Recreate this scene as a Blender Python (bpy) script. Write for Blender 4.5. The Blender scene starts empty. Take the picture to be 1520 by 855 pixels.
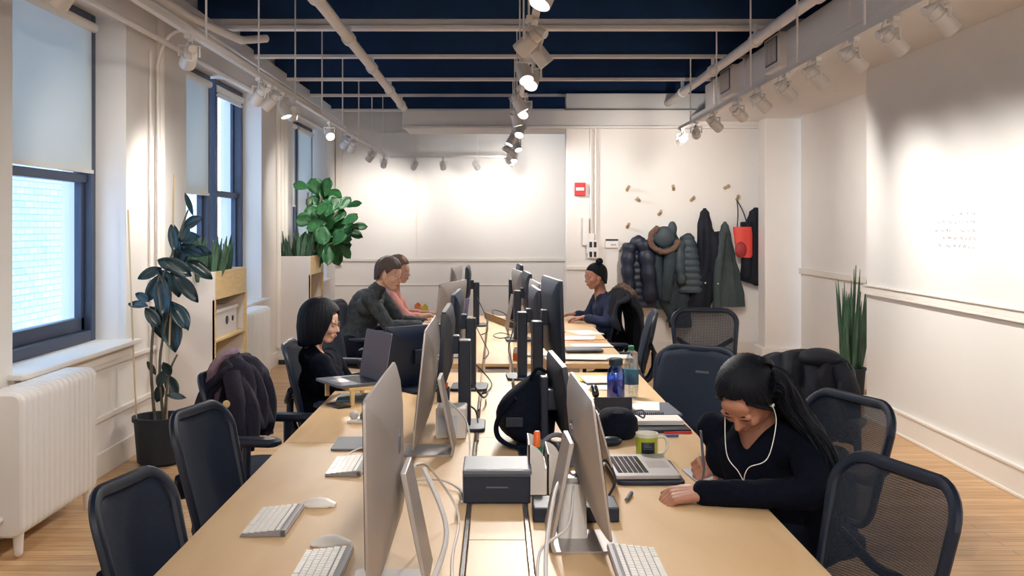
import bpy, bmesh, math, random
from mathutils import Vector, Matrix, Quaternion, noise
random.seed(7)
PI = math.pi
V = Vector
SC = bpy.context.scene
COL = SC.collection
R = math.radians

# ------------------------------------------------------------------ camera
H = 1.64; F = 1500.0; CX = 738.0; CY = 335.0
cam_d = bpy.data.cameras.new('camera'); cam = bpy.data.objects.new('camera', cam_d); COL.objects.link(cam)
cam.location = (0, 0, H); cam.rotation_euler = (PI/2, 0, 0)
cam_d.sensor_width = 36; cam_d.lens = 36*F/1520
cam_d.shift_x = (760-CX)/1520; cam_d.shift_y = -(427.5-CY)/1520
cam_d.clip_start = .05; cam_d.clip_end = 200
SC.camera = cam
def at(px, py, Y):            # point seen at (px,py) at depth Y
    return V(((px-CX)*Y/F, Y, H-(py-CY)*Y/F))
def on(px, py, z=.74):        # point seen at (px,py) lying on the plane z
    Y = F*(H-z)/(py-CY)
    return V(((px-CX)*Y/F, Y, z))

# ------------------------------------------------------------------ materials
def s2l(c): return tuple(((v/255)/12.92 if v/255 <= .04045 else ((v/255+.055)/1.055)**2.4) for v in c)
def mat(name, rgb, rough=.5, metal=0, var=0, scale=8, bump=0, bscale=40, emis=0, alpha=1, trans=0, spec=.5, sheen=0, stretch=(1,1,1), rgb2=None):
    m = bpy.data.materials.new(name); m.use_nodes = True
    nt = m.node_tree; b = nt.nodes['Principled BSDF']
    c = s2l(rgb)
    b.inputs['Base Color'].default_value = (*c, 1)
    b.inputs['Roughness'].default_value = rough
    b.inputs['Metallic'].default_value = metal
    b.inputs['Specular IOR Level'].default_value = spec
    if sheen: b.inputs['Sheen Weight'].default_value = sheen
    if trans: b.inputs['Transmission Weight'].default_value = trans
    if alpha < 1: b.inputs['Alpha'].default_value = alpha
    if emis:
        b.inputs['Emission Color'].default_value = (*c, 1); b.inputs['Emission Strength'].default_value = emis
    tc = nt.nodes.new('ShaderNodeTexCoord'); mp = nt.nodes.new('ShaderNodeMapping')
    mp.inputs['Scale'].default_value = stretch
    nt.links.new(tc.outputs['Object'], mp.inputs['Vector'])
    n = nt.nodes.new('ShaderNodeTexNoise'); n.inputs['Scale'].default_value = scale; n.inputs['Detail'].default_value = 4
    nt.links.new(mp.outputs[0], n.inputs['Vector'])
    if var or rgb2:
        r = nt.nodes.new('ShaderNodeValToRGB')
        r.color_ramp.elements[0].position = .3; r.color_ramp.elements[1].position = .7
        if rgb2: a0, a1 = s2l(rgb), s2l(rgb2)
        else: a0 = tuple(v*(1-var) for v in c); a1 = tuple(min(1, v*(1+var)) for v in c)
        r.color_ramp.elements[0].color = (*a0, 1); r.color_ramp.elements[1].color = (*a1, 1)
        nt.links.new(n.outputs['Fac'], r.inputs[0]); nt.links.new(r.outputs[0], b.inputs['Base Color'])
    if bump:
        n2 = nt.nodes.new('ShaderNodeTexNoise'); n2.inputs['Scale'].default_value = bscale
        nt.links.new(mp.outputs[0], n2.inputs['Vector'])
        bp = nt.nodes.new('ShaderNodeBump'); bp.inputs['Strength'].default_value = bump; bp.inputs['Distance'].default_value = .01
        nt.links.new(n2.outputs['Fac'], bp.inputs['Height']); nt.links.new(bp.outputs[0], b.inputs['Normal'])
    return m

M = {}
M['wall'] = mat('wall_paint', (232,227,222), .6, var=.02, scale=2, bump=.05, bscale=60)
M['white_wall'] = mat('whiteboard_paint', (228,226,222), .32, var=.015, scale=1.2)
M['trim'] = mat('trim_paint', (228,222,214), .45)
M['navy'] = mat('navy_ceiling', (5,46,86), .8, var=.15, scale=3)
M['beam'] = mat('beam_paint', (236,228,222), .5, var=.03)
M['pipe'] = mat('pipe_paint', (236,229,224), .45, var=.03)
M['track'] = mat('track_paint', (222,216,212), .4)
M['can'] = mat('lamp_can', (222,217,213), .35, metal=.1)
M['frame'] = mat('window_frame', (52,62,84), .45, var=.08)
M['chrome'] = mat('chrome', (190,190,192), .2, metal=1)
M['radiator'] = mat('radiator_enamel', (226,222,218), .4)
M['lam'] = mat('white_laminate', (222,216,212), .4)
M['ply'] = mat('planter_plywood', (226,196,140), .5, var=.08, scale=6, stretch=(1,1,8))
M['black'] = mat('black_plastic', (10,25,46), .45)
M['blackgloss'] = mat('black_gloss', (11,20,34), .18)
M['fabric'] = mat('chair_fabric', (11,28,50), .85, var=.15, scale=120, bump=.3, bscale=400)
M['blackcloth'] = mat('black_cloth', (9,16,32), .9, var=.2, scale=30, bump=.3, bscale=60, spec=.2)
M['alu'] = mat('aluminium', (176,170,168), .38, metal=.55)
M['alu2'] = mat('aluminium_matt', (188,183,182), .45, metal=.3)
M['graybk'] = mat('grey_plastic', (96,100,112), .5)
M['screen'] = mat('screen_glass', (13,24,40), .12)
M['white'] = mat('white_plastic', (236,232,228), .35)
M['cablew'] = mat('white_cable', (205,200,198), .5)
M['paper'] = mat('paper', (232,228,222), .8, var=.03)
M['skin'] = mat('skin_light', (212,168,148), .5, var=.06, scale=20)
M['skin2'] = mat('skin_tan', (172,122,102), .5, var=.06, scale=20)
M['lips'] = mat('lips', (176,96,88), .45)
M['lips2'] = mat('lips_dark', (132,74,64), .45)
M['eye'] = mat('eye_white', (230,226,222), .2)
M['iris'] = mat('iris_dark', (28,20,18), .15)
M['soil'] = mat('soil', (48,36,30), .95, bump=.8, bscale=60)
M['pot'] = mat('black_pot', (20,30,44), .55)
M['stem'] = mat('stem', (92,86,70), .8, var=.2, scale=30)
M['leafdark'] = mat('rubber_leaf', (30,52,56), .28, var=.35, scale=10)
M['leafgreen'] = mat('fig_leaf', (34,88,46), .45, var=.35, scale=8)
M['leafsnake'] = mat('snake_leaf', (62,92,72), .45, var=.4, scale=18, stretch=(1,1,.25))
M['red'] = mat('red_plastic', (196,44,52), .5)
M['redbag'] = mat('red_leather', (214,66,54), .5)
M['wood_peg'] = mat('peg_wood', (176,150,116), .55, var=.1, scale=40)
M['orange'] = mat('orange_plastic', (236,110,50), .5)
M['green'] = mat('green_plastic', (36,130,90), .5)
M['yellow'] = mat('yellow_paper', (228,222,110), .8)
M['blue'] = mat('blue_plastic', (40,80,160), .4)
M['cyan'] = mat('cyan_plastic', (60,150,190), .5)
M['lime'] = mat('lime_ceramic', (178,190,66), .3)
M['ceramic'] = mat('white_ceramic', (236,232,220), .25)
M['label'] = mat('dark_label', (28,44,60), .5)
M['kbbody'] = mat('keyboard_tray', (138,136,140), .45)
M['stake'] = mat('bamboo', (206,180,140), .6)
M['ink'] = mat('marker_ink', (150,150,160), .6)
M['inkr'] = mat('marker_ink_red', (220,170,165), .6)

# mesh fabric you can look through
m = bpy.data.materials.new('chair_mesh'); m.use_nodes = True; nt = m.node_tree; b = nt.nodes['Principled BSDF']
b.inputs['Base Color'].default_value = (*s2l((30,40,56)), 1); b.inputs['Roughness'].default_value = .8
tr = nt.nodes.new('ShaderNodeBsdfTransparent'); mx = nt.nodes.new('ShaderNodeMixShader')
tc = nt.nodes.new('ShaderNodeTexCoord'); ck = nt.nodes.new('ShaderNodeTexWave'); ck.inputs['Scale'].default_value = 45; ck.bands_direction = 'Y'
ck2 = nt.nodes.new('ShaderNodeTexWave'); ck2.inputs['Scale'].default_value = 45; ck2.bands_direction = 'Z'
mu = nt.nodes.new('ShaderNodeMath'); mu.operation = 'MULTIPLY'; ma = nt.nodes.new('ShaderNodeMapRange')
ma.inputs['To Min'].default_value = .72; ma.inputs['To Max'].default_value = .2
nt.links.new(tc.outputs['Object'], ck.inputs[0]); nt.links.new(tc.outputs['Object'], ck2.inputs[0])
nt.links.new(ck.outputs['Fac'], mu.inputs[0]); nt.links.new(ck2.outputs['Fac'], mu.inputs[1]); nt.links.new(mu.outputs[0], ma.inputs[0])
nt.links.new(ma.outputs[0], mx.inputs[0]); nt.links.new(tr.outputs[0], mx.inputs[1]); nt.links.new(b.outputs[0], mx.inputs[2])
nt.links.new(mx.outputs[0], nt.nodes['Material Output'].inputs[0]); M['mesh'] = m
m2 = m.copy(); m2.name = 'chair_mesh_dense'
for q_ in m2.node_tree.nodes:
    if q_.type == 'MAP_RANGE': q_.inputs['To Min'].default_value = 1; q_.inputs['To Max'].default_value = .8
    if q_.type == 'BSDF_PRINCIPLED': q_.inputs['Base Color'].default_value = (*s2l((11,28,50)), 1)
M['mesh2'] = m2
# roller shade: translucent
m = bpy.data.materials.new('shade_fabric'); m.use_nodes = True; nt = m.node_tree; b = nt.nodes['Principled BSDF']
b.inputs['Base Color'].default_value = (*s2l((226,226,218)), 1); b.inputs['Roughness'].default_value = .9
tl = nt.nodes.new('ShaderNodeBsdfTranslucent'); tl.inputs[0].default_value = (.8,.82,.8,1); mx = nt.nodes.new('ShaderNodeMixShader'); mx.inputs[0].default_value = .4
nt.links.new(b.outputs[0], mx.inputs[1]); nt.links.new(tl.outputs[0], mx.inputs[2]); nt.links.new(mx.outputs[0], nt.nodes['Material Output'].inputs[0]); M['shade'] = m
# window glass / clear plastics: thin
def thin(name, tint, f=.12, rough=.03):
    m = bpy.data.materials.new(name); m.use_nodes = True; nt = m.node_tree
    g = nt.nodes.new('ShaderNodeBsdfGlossy'); g.inputs['Roughness'].default_value = rough; g.inputs[0].default_value = (.9,.95,1,1)
    t = nt.nodes.new('ShaderNodeBsdfTransparent'); t.inputs[0].default_value = (*tint, 1)
    mx = nt.nodes.new('ShaderNodeMixShader'); mx.inputs[0].default_value = f
    nt.links.new(t.outputs[0], mx.inputs[1]); nt.links.new(g.outputs[0], mx.inputs[2]); nt.links.new(mx.outputs[0], nt.nodes['Material Output'].inputs[0])
    return m
M['glass'] = thin('window_glass', (.93,.96,1), .06)
M['clear'] = thin('clear_plastic', (.82,.88,.92), .22, .08)
M['bluebottle'] = thin('blue_tritan', (.08,.28,.75), .15, .1)
# lens of a lit lamp
def glow(name, col, st):
    m = bpy.data.materials.new(name); m.use_nodes = True; nt = m.node_tree; nt.nodes.clear()
    e = nt.nodes.new('ShaderNodeEmission'); e.inputs[0].default_value = (*col, 1); e.inputs[1].default_value = st
    o = nt.nodes.new('ShaderNodeOutputMaterial'); nt.links.new(e.outputs[0], o.inputs[0]); return m
M['lens'] = glow('lamp_lens', (1,.97,.9), 14)
# brick outside
def brickmat(name, c1, c2, mortar, scale, w, h, vec='Object', swap=False):
    m = bpy.data.materials.new(name); m.use_nodes = True; nt = m.node_tree; b = nt.nodes['Principled BSDF']
    tc = nt.nodes.new('ShaderNodeTexCoord'); sp = nt.nodes.new('ShaderNodeSeparateXYZ'); cb = nt.nodes.new('ShaderNodeCombineXYZ')
    nt.links.new(tc.outputs[vec], sp.inputs[0]); nt.links.new(sp.outputs[1], cb.inputs[0]); nt.links.new(sp.outputs[2 if not swap else 0], cb.inputs[1])
    br = nt.nodes.new('ShaderNodeTexBrick'); br.inputs['Scale'].default_value = scale
    br.inputs['Color1'].default_value = (*s2l(c1),1); br.inputs['Color2'].default_value = (*s2l(c2),1); br.inputs['Mortar'].default_value = (*s2l(mortar),1)
    br.inputs['Brick Width'].default_value = w; br.inputs['Row Height'].default_value = h
    nt.links.new(cb.outputs[0], br.inputs[0])
    return m, nt, b, br
m, nt, b, br = brickmat('white_brick', (205,218,232), (186,204,222), (140,164,190), 1, .24, .085)
br.inputs['Mortar Size'].default_value = .007
nt.links.new(br.outputs[0], b.inputs['Base Color']); b.inputs['Roughness'].default_value = .8
M['brick'] = m
# floor boards running across the room
m, nt, b, br = brickmat('oak_floor', (214,178,136), (190,150,108), (128,98,72), 1, 1.3, .075)
# planks run along X : rows stacked along Y
sp = nt.nodes['Separate XYZ']; cb = nt.nodes['Combine XYZ']
for l in list(nt.links):
    if l.to_node == cb: nt.links.remove(l)
nt.links.new(sp.outputs[0], cb.inputs[0]); nt.links.new(sp.outputs[1], cb.inputs[1])
br.inputs['Mortar Size'].default_value = .0018; br.offset = .37; br.offset_frequency = 2
mp = nt.nodes.new('ShaderNodeMapping'); mp.inputs['Scale'].default_value = (2, 22, 2)
nz = nt.nodes.new('ShaderNodeTexNoise'); nz.inputs['Scale'].default_value = 2.2; nz.inputs['Detail'].default_value = 6
tcn = [n for n in nt.nodes if n.type == 'TEX_COORD'][0]
nt.links.new(tcn.outputs['Object'], mp.inputs[0]); nt.links.new(mp.outputs[0], nz.inputs['Vector'])
mix = nt.nodes.new('ShaderNodeMix'); mix.data_type = 'RGBA'; mix.blend_type = 'MULTIPLY'; mix.inputs[0].default_value = .55
rp = nt.nodes.new('ShaderNodeValToRGB'); rp.color_ramp.elements[0].color = (.62,.55,.48,1); rp.color_ramp.elements[1].color = (1.1,1.08,1.05,1)
rp.color_ramp.elements[0].position = .3; rp.color_ramp.elements[1].position = .65
nt.links.new(nz.outputs['Fac'], rp.inputs[0]); nt.links.new(br.outputs[0], mix.inputs[6]); nt.links.new(rp.outputs[0], mix.inputs[7])
nt.links.new(mix.outputs[2], b.inputs['Base Color']); b.inputs['Roughness'].default_value = .42
M['floor'] = m
# desk birch
m = bpy.data.materials.new('birch_top'); m.use_nodes = True; nt = m.node_tree; b = nt.nodes['Principled BSDF']
tc = nt.nodes.new('ShaderNodeTexCoord'); mp = nt.nodes.new('ShaderNodeMapping'); mp.inputs['Scale'].default_value = (3, .7, 1)
nz = nt.nodes.new('ShaderNodeTexNoise'); nz.inputs['Scale'].default_value = 1.6; nz.inputs['Detail'].default_value = 5; nz.inputs['Distortion'].default_value = .8
rp = nt.nodes.new('ShaderNodeValToRGB'); e = rp.color_ramp.elements
e[0].position = .3; e[0].color = (*s2l((206,170,126)),1); e[1].position = .7; e[1].color = (*s2l((220,188,146)),1)
nt.links.new(tc.outputs['Object'], mp.inputs[0]); nt.links.new(mp.outputs[0], nz.inputs['Vector']); nt.links.new(nz.outputs['Fac'], rp.inputs[0])
nt.links.new(rp.outputs[0], b.inputs['Base Color']); b.inputs['Roughness'].default_value = .45; M['birch'] = m

# ------------------------------------------------------------------ mesh helpers
class MB:
    def __init__(s): s.v = []; s.f = []
    def add(s, vs, fs):
        o = len(s.v); s.v += [V(p) for p in vs]; s.f += [[i+o for i in f] for f in fs]; return s
    def box(s, c, d, rot=None):
        x, y, z = d[0]/2, d[1]/2, d[2]/2; c = V(c)
        vs = [V((a, b_, e_)) for a in (-x, x) for b_ in (-y, y) for e_ in (-z, z)]
        if rot is not None: vs = [rot @ p for p in vs]
        return s.add([p+c for p in vs], [(0,1,3,2),(4,6,7,5),(0,4,5,1),(2,3,7,6),(0,2,6,4),(1,5,7,3)])
    def span(s, a, b_): # box from min to max
        a, b_ = V(a), V(b_); return s.box((a+b_)/2, [abs(q) for q in (b_-a)])
    def tube(s, pts, r, n=8, cap=True, flat=1.0):
        pts = [V(p) for p in pts]; k = len(pts); rs = r if isinstance(r, (list, tuple)) else [r]*k
        rings = []; prev = None
        for i, p in enumerate(pts):
            t = (pts[min(i+1, k-1)]-pts[max(i-1, 0)])
            if t.length < 1e-9: t = V((0,0,1))
            t.normalize()
            if prev is None: u = t.orthogonal().normalized()
            else:
                u = prev - t*prev.dot(t)
                u = u.normalized() if u.length > 1e-6 else t.orthogonal().normalized()
            prev = u; w = t.cross(u)
            rings.append([p + (u*math.cos(2*PI*j/n) + w*flat*math.sin(2*PI*j/n))*rs[i] for j in range(n)])
        vs = [q for g in rings for q in g]
        fs = [(i*n+j, i*n+(j+1) % n, (i+1)*n+(j+1) % n, (i+1)*n+j) for i in range(k-1) for j in range(n)]
        if cap: fs += [tuple(range(n-1, -1, -1)), tuple((k-1)*n+j for j in range(n))]
        return s.add(vs, fs)
    def ell(s, c, r, rot=None, nu=16, nv=10):
        c = V(c); r = (r,)*3 if not hasattr(r, '__len__') else r; vs = []; fs = []
        for i in range(nv+1):
            th = PI*i/nv
            for j in range(nu):
                p = V((r[0]*math.sin(th)*math.cos(2*PI*j/nu), r[1]*math.sin(th)*math.sin(2*PI*j/nu), r[2]*math.cos(th)))
                if rot is not None: p = rot @ p
                vs.append(c+p)
        for i in range(nv):
            for j in range(nu):
                fs.append((i*nu+j, (i+1)*nu+j, (i+1)*nu+(j+1) % nu, i*nu+(j+1) % nu))
        return s.add(vs, fs)
    def cap(s, a, b_, ra, rb, n=14):   # tapered capsule
        a, b_ = V(a), V(b_); d = b_-a; L = d.length
        if L < 1e-6: return s.ell(a, ra)
        q = d.normalized(); pts = []; rs = []
        for i in range(5):
            t = PI/2*i/4; pts.append(a-q*ra*math.cos(t)); rs.append(max(ra*math.sin(t), ra*.02))
        for i in range(1, 4): pts.append(a+d*i/4); rs.append(ra+(rb-ra)*i/4)
        for i in range(5):
            t = PI/2*i/4; pts.append(b_+q*rb*math.sin(t)); rs.append(max(rb*math.cos(t), rb*.02))
        return s.tube(pts, rs, n)
    def lathe(s, prof, c=(0,0,0), n=24, axis=None):
        c = V(c); k = len(prof); vs = []
        q = Quaternion((1,0,0,0)) if axis is None else V((0,0,1)).rotation_difference(V(axis))
        for (r, z) in prof:
            for j in range(n): vs.append(c + q @ V((r*math.cos(2*PI*j/n), r*math.sin(2*PI*j/n), z)))
        fs = [(i*n+j, i*n+(j+1) % n, (i+1)*n+(j+1) % n, (i+1)*n+j) for i in range(k-1) for j in range(n)]
        fs += [tuple(range(n-1, -1, -1)), tuple((k-1)*n+j for j in range(n))]
        return s.add(vs, fs)
    def loft(s, rings, closed=True, caps=True):
        n = len(rings[0]); vs = [p for g in rings for p in g]; k = len(rings)
        rng = n if closed else n-1
        fs = [(i*n+j, i*n+(j+1) % n, (i+1)*n+(j+1) % n, (i+1)*n+j) for i in range(k-1) for j in range(rng)]
        if caps and closed: fs += [tuple(range(n-1, -1, -1)), tuple((k-1)*n+j for j in range(n))]
        return s.add(vs, fs)
    def prism(s, poly, z0, z1, axes=None):  # poly in 2D, extruded; axes = (origin,u,v,w)
        o, u, v, w = axes if axes else (V((0,0,0)), V((1,0,0)), V((0,1,0)), V((0,0,1)))
        n = len(poly); vs = [o+u*a+v*b_+w*z0 for a, b_ in poly]+[o+u*a+v*b_+w*z1 for a, b_ in poly]
        fs = [tuple(range(n-1, -1, -1)), tuple(range(n, 2*n))]+[(i, (i+1) % n, n+(i+1) % n, n+i) for i in range(n)]
        return s.add(vs, fs)
    def xf(s, m):
        s.v = [m @ p for p in s.v]; return s
    def mesh(s, name):
        me = bpy.data.meshes.new(name); me.from_pydata([tuple(p) for p in s.v], [], s.f)
        bm = bmesh.new(); bm.from_mesh(me); bmesh.ops.recalc_face_normals(bm, faces=bm.faces); bm.to_mesh(me); bm.free()
        me.update(); return me
    def build(s, name, m, parent=None, smooth=True, bevel=0, sub=0, solid=0, loc=None):
        # geometry is given in the parent's local space
        me = s.mesh(name); o = bpy.data.objects.new(name, me); COL.objects.link(o)
        me.materials.append(m)
        if smooth:
            me.polygons.foreach_set('use_smooth', [True]*len(me.polygons))
            try: me.set_sharp_from_angle(angle=R(38))
            except Exception: pass
        if parent: o.parent = parent
        if loc is not None: o.location = loc
        if solid:
            q = o.modifiers.new('solid', 'SOLIDIFY'); q.thickness = solid; q.offset = 0
        if sub:
            q = o.modifiers.new('sub', 'SUBSURF'); q.levels = sub; q.render_levels = sub
        if bevel:
            q = o.modifiers.new('bev', 'BEVEL'); q.width = bevel; q.segments = 2; q.limit_method = 'ANGLE'
        return o
def rrect(w, h, r, n=5, cx=0, cy=0):
    p = []
    for (sx, sy, a0) in ((1,1,0), (-1,1,90), (-1,-1,180), (1,-1,270)):
        for i in range(n+1):
            a = R(a0+90*i/n); p.append((cx+sx*(w/2-r)+r*math.cos(a), cy+sy*(h/2-r)+r*math.sin(a)))
    return p
def empty(name, loc=(0,0,0), rz=0):
    o = bpy.data.objects.new(name, None); COL.objects.link(o); o.location = loc; o.rotation_euler = (0,0,rz)
    o.empty_display_size = .1; return o
def tag(o, label, cat, group=None, kind=None):
    if label: o['label'] = label
    if cat: o['category'] = cat
    if group: o['group'] = group
    if kind: o['kind'] = kind
    return o
def thing(name, label, cat, loc=(0,0,0), rz=0, group=None):
    return tag(empty(name, loc, rz), label, cat, group)
def struct(name, mb, m, smooth=False, bevel=0, parent=None, label=None):
    o = mb.build(name, m, parent, smooth, bevel)
    if parent is None: o['kind'] = 'structure'
    if label: o['label'] = label
    return o
def children(o): return [c for c in bpy.data.objects if c.parent == o]
def copy_tree(o, parent=None):
    c = o.copy(); COL.objects.link(c)
    if parent: c.parent = parent
    for ch in children(o): copy_tree(ch, c)
    return c
def dup(o, loc, rz=None, label=None, group=None, rot=None):
    c = copy_tree(o); c.location = loc
    if rz is not None: c.rotation_euler = (0,0,rz)
    if rot is not None: c.rotation_euler = rot
    if label: c['label'] = label
    if group: c['group'] = group
    return c
def baked(mb, name, m, voxel, parent=None, smooth_it=4, bump=0):
    """union of overlapping solids as ONE continuous skin"""
    me = mb.mesh(name); o = bpy.data.objects.new(name, me); COL.objects.link(o)
    q = o.modifiers.new('r', 'REMESH'); q.mode = 'VOXEL'; q.voxel_size = voxel; q.use_smooth_shade = True
    q = o.modifiers.new('s', 'SMOOTH'); q.factor = .5; q.iterations = smooth_it
    if bump:
        tx = bpy.data.textures.new(name+'_fold', 'CLOUDS'); tx.noise_scale = .09
        q = o.modifiers.new('d', 'DISPLACE'); q.texture = tx; q.strength = bump; q.mid_level = .5
    dg = bpy.context.evaluated_depsgraph_get(); dg.update()
    new = bpy.data.meshes.new_from_object(o.evaluated_get(dg))
    o.modifiers.clear(); o.data = new; new.materials.clear(); new.materials.append(m)
    new.polygons.foreach_set('use_smooth', [True]*len(new.polygons))
    if parent: o.parent = parent
    return o
def aim_rot(d):   # matrix whose +Z goes along d
    return V((0,0,1)).rotation_difference(V(d).normalized()).to_matrix()
def arc(pts, n=10):     # catmull-rom through points
    pts = [V(p) for p in pts]; out = []
    P = [pts[0]]+pts+[pts[-1]]
    for i in range(1, len(P)-2):
        for k in range(n):
            t = k/n; a, b_, c, d = P[i-1], P[i], P[i+1], P[i+2]
            out.append(.5*((2*b_)+(c-a)*t+(2*a-5*b_+4*c-d)*t*t+(3*b_-a-3*c+d)*t**3))
    out.append(pts[-1]); return out
# ================================================================== ROOM
XL = -2.6; XR = 3.17; YB = -3.5; YF = 16.2; YC = 13.05; ZC = 3.85; XG = -2.85
struct('floor', MB().span((-3.3, YB, -.1), (5.2, YF+.5, 0)), M['floor'])
struct('ceiling', MB().span((-3.3, YB, ZC), (5.2, YF+.5, ZC+.1)), M['navy'])
# window openings (recess ranges along Y) : pairs of sashes
SILL = .845; WT = 3.1
openings = [(5.42, 7.08), (8.45, 11.15), (12.85, 15.42)]
wins = [None, (5.60, 7.05), (8.72, 9.87), (10.05, 11.13), (13.0, 14.05), (14.15, 15.32)]
wl = MB()
ys = [YB]+[q for o in openings for q in o]+[YF]
for i in range(0, len(ys), 2): wl.span((XG-.2, ys[i], 0), (XL, ys[i+1], ZC))
for a, b_ in openings:
    wl.span((XG-.2, a, 0), (XL, b_, SILL-.03)); wl.span((XG-.2, a, WT), (XL, b_, ZC))
struct('wall_left', wl, M['wall'])
for i, (a, b_) in enumerate(openings):
    struct('trim_%d' % (i+1), MB().span((XG+.0, a-.06, SILL-.03), (XL+.09, b_+.06, SILL)).span((XL, a-.04, SILL-.11), (XL+.03, b_+.04, SILL-.03)), M['trim'], bevel=.006, label='white window sill board')
# pilaster mouldings on the piers
pm = MB()
for y in (7.75, 11.9, 12.1, 12.3):
    pm.tube([(XL+.02, y, .2), (XL+.02, y, ZC-.4)], .035, 10)
struct('trim_4', pm, M['trim'], smooth=True, label='white vertical mouldings on the window piers')
struct('trim_5', MB().span((XL, YB, .70), (XL+.02, 7.85, .735)).span((XL, YB, .36), (XL+.025, 7.85, .40)).span((XL, YB, .0), (XL+.02, YF, .16)), M['trim'], bevel=.006, label='white panel moulding and baseboard under the windows')
# windows
def window(n, a, b_, shade_z, label):
    w = empty('window_%d' % n, (XG, (a+b_)/2, SILL)); w['kind'] = 'structure'; w['label'] = label
    hw = (b_-a)/2; hh = WT-SILL; f = .075
    MB().span((-.06,-hw,0), (.05,-hw+f,hh)).span((-.06,hw-f,0), (.05,hw,hh)).span((-.06,-hw+f,0), (.05,hw-f,f)).span((-.06,-hw+f,hh-f), (.05,hw-f,hh)).build('window_frame', M['frame'], w, False, .006)
    mid = 1.12
    i = hw-f
    MB().span((-.05,-i,mid-.03), (.02,i,mid+.03)).span((-.05,-i,f), (.0,-i+.05,mid)).span((-.05,i-.05,f), (.0,i,mid)).span((-.05,-i,f), (.0,i,f+.09)).build('lower_sash', M['frame'], w, False, .004)
    MB().span((-.06,-i,mid+.03), (-.03,-i+.04,hh-f)).span((-.06,i-.04,mid+.03), (-.03,i,hh-f)).build('upper_sash', M['frame'], w, False, .004)
    MB().span((-.03,-i+.05,f+.09), (-.026,i-.05,mid-.03)).span((-.05,-i+.04,mid+.03), (-.046,i-.04,hh-f)).build('window_pane', M['glass'], w, False)
    if shade_z is not None:
        zz = shade_z-SILL
        sh = MB().span((.045,-hw+.03,zz+.02), (.049,hw-.05,hh-.08)).build('roller_shade', M['shade'], w, False)
        MB().tube([(.05,-hw+.03,hh-.09), (.05,hw-.04,hh-.09)], .035, 12).build('shade_roller', M['trim'], w)
        MB().span((.038,-hw+.03,zz), (.056,hw-.05,zz+.025)).build('hem_bar', M['trim'], w, False)
    return w
window(2, *wins[1], 2.0, 'large dark blue sash window above the radiator with shade half down')
window(3, *wins[2], 1.93, 'dark blue sash window behind the rubber plant with shade half down')
window(4, *wins[3], 2.93, 'dark blue sash window behind the planter shelf with shade rolled up')
window(5, *wins[4], 1.9, 'sash window behind the far pier with roller shade')
window(6, *wins[5], 1.25, 'farthest sash window beside the fiddle leaf fig with shade lowered')
# far walls
struct('wall_back', MB().span((-3.3, YF, 0), (2.6, YF+.2, ZC)), M['wall'])
struct('trim_6', MB().span((XL, YF-.03, 1.07), (2.4, YF, 1.12)).span((XL, YF-.015, .68), (2.4, YF, .70)).span((XL, YF-.02, 0), (2.4, YF, .16)).span((XL+.02, YF-.05, 1.0), (XL+.12, YF, 3.3)), M['trim'], bevel=.006, label='white chair rail and baseboard on the far wall')
# panel joints on the far wall (upper frame)
struct('trim_7', MB().span((-1.9, YF-.02, 3.12), (.75, YF, 3.14)).span((-1.3, YF-.02, 1.12), (-1.285, YF, 3.1)), M['trim'], label='thin white panel moulding high on the far wall')
# coat wall
struct('wall_coats', MB().span((.89, YC, 0), (3.5, YC+.22, ZC-.5)), M['wall'], bevel=.01)
struct('trim_8', MB().span((.89, YC-.025, 1.07), (1.25, YC, 1.12)).span((.89, YC-.02, 0), (3.44, YC, .15)), M['trim'], bevel=.005, label='white rail and baseboard on the coat wall')
struct('pillar', MB().span((3.30, 12.45, 0), (3.76, 12.78, 2.97)).span((3.25, 12.40, 0), (3.81, 12.83, .14)), M['wall'], bevel=.015, label='white square pillar right of the coats')
struct('wall_recess', MB().span((3.7, 7.9, 0), (3.95, 12.3, 3.0)).span((4.35, 12.2, 0), (4.5, 16.3, 3.0)).span((3.3, 16.2, 0), (4.5, 16.4, 3.0)), M['wall'], label='white wall of the recess with chair rail')
struct('trim_9', MB().span((3.67, 8.6, 1.06), (3.7, 12.3, 1.13)).span((3.68, 8.6, 0), (3.7, 12.3, .16)), M['trim'], bevel=.006, label='chair rail inside the recess')
struct('wall_right', MB().span((XR, YB, 0), (XR+.8, 8.67, 3.3)), M['white_wall'])
struct('trim_10', MB().span((XR-.03, YB, 1.055), (XR, 8.67, 1.075)).span((XR-.018, YB, 1.075), (XR, 8.67, 1.125)).span((XR-.03, YB, 1.125), (XR, 8.67, 1.14)), M['trim'], bevel=.004, label='white chair rail on the whiteboard wall')
struct('baseboard_right', MB().span((XR-.02, YB, 0), (XR, 8.67, .17)).span((XR-.035, YB, 0), (XR, 8.67, .02)).span((XR-.03, YB, .17), (XR, 8.67, .19)), M['trim'], bevel=.004)
struct('wall_rear', MB().span((-3.3, YB-.2, 0), (5.2, YB, ZC)), M['wall'])
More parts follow.
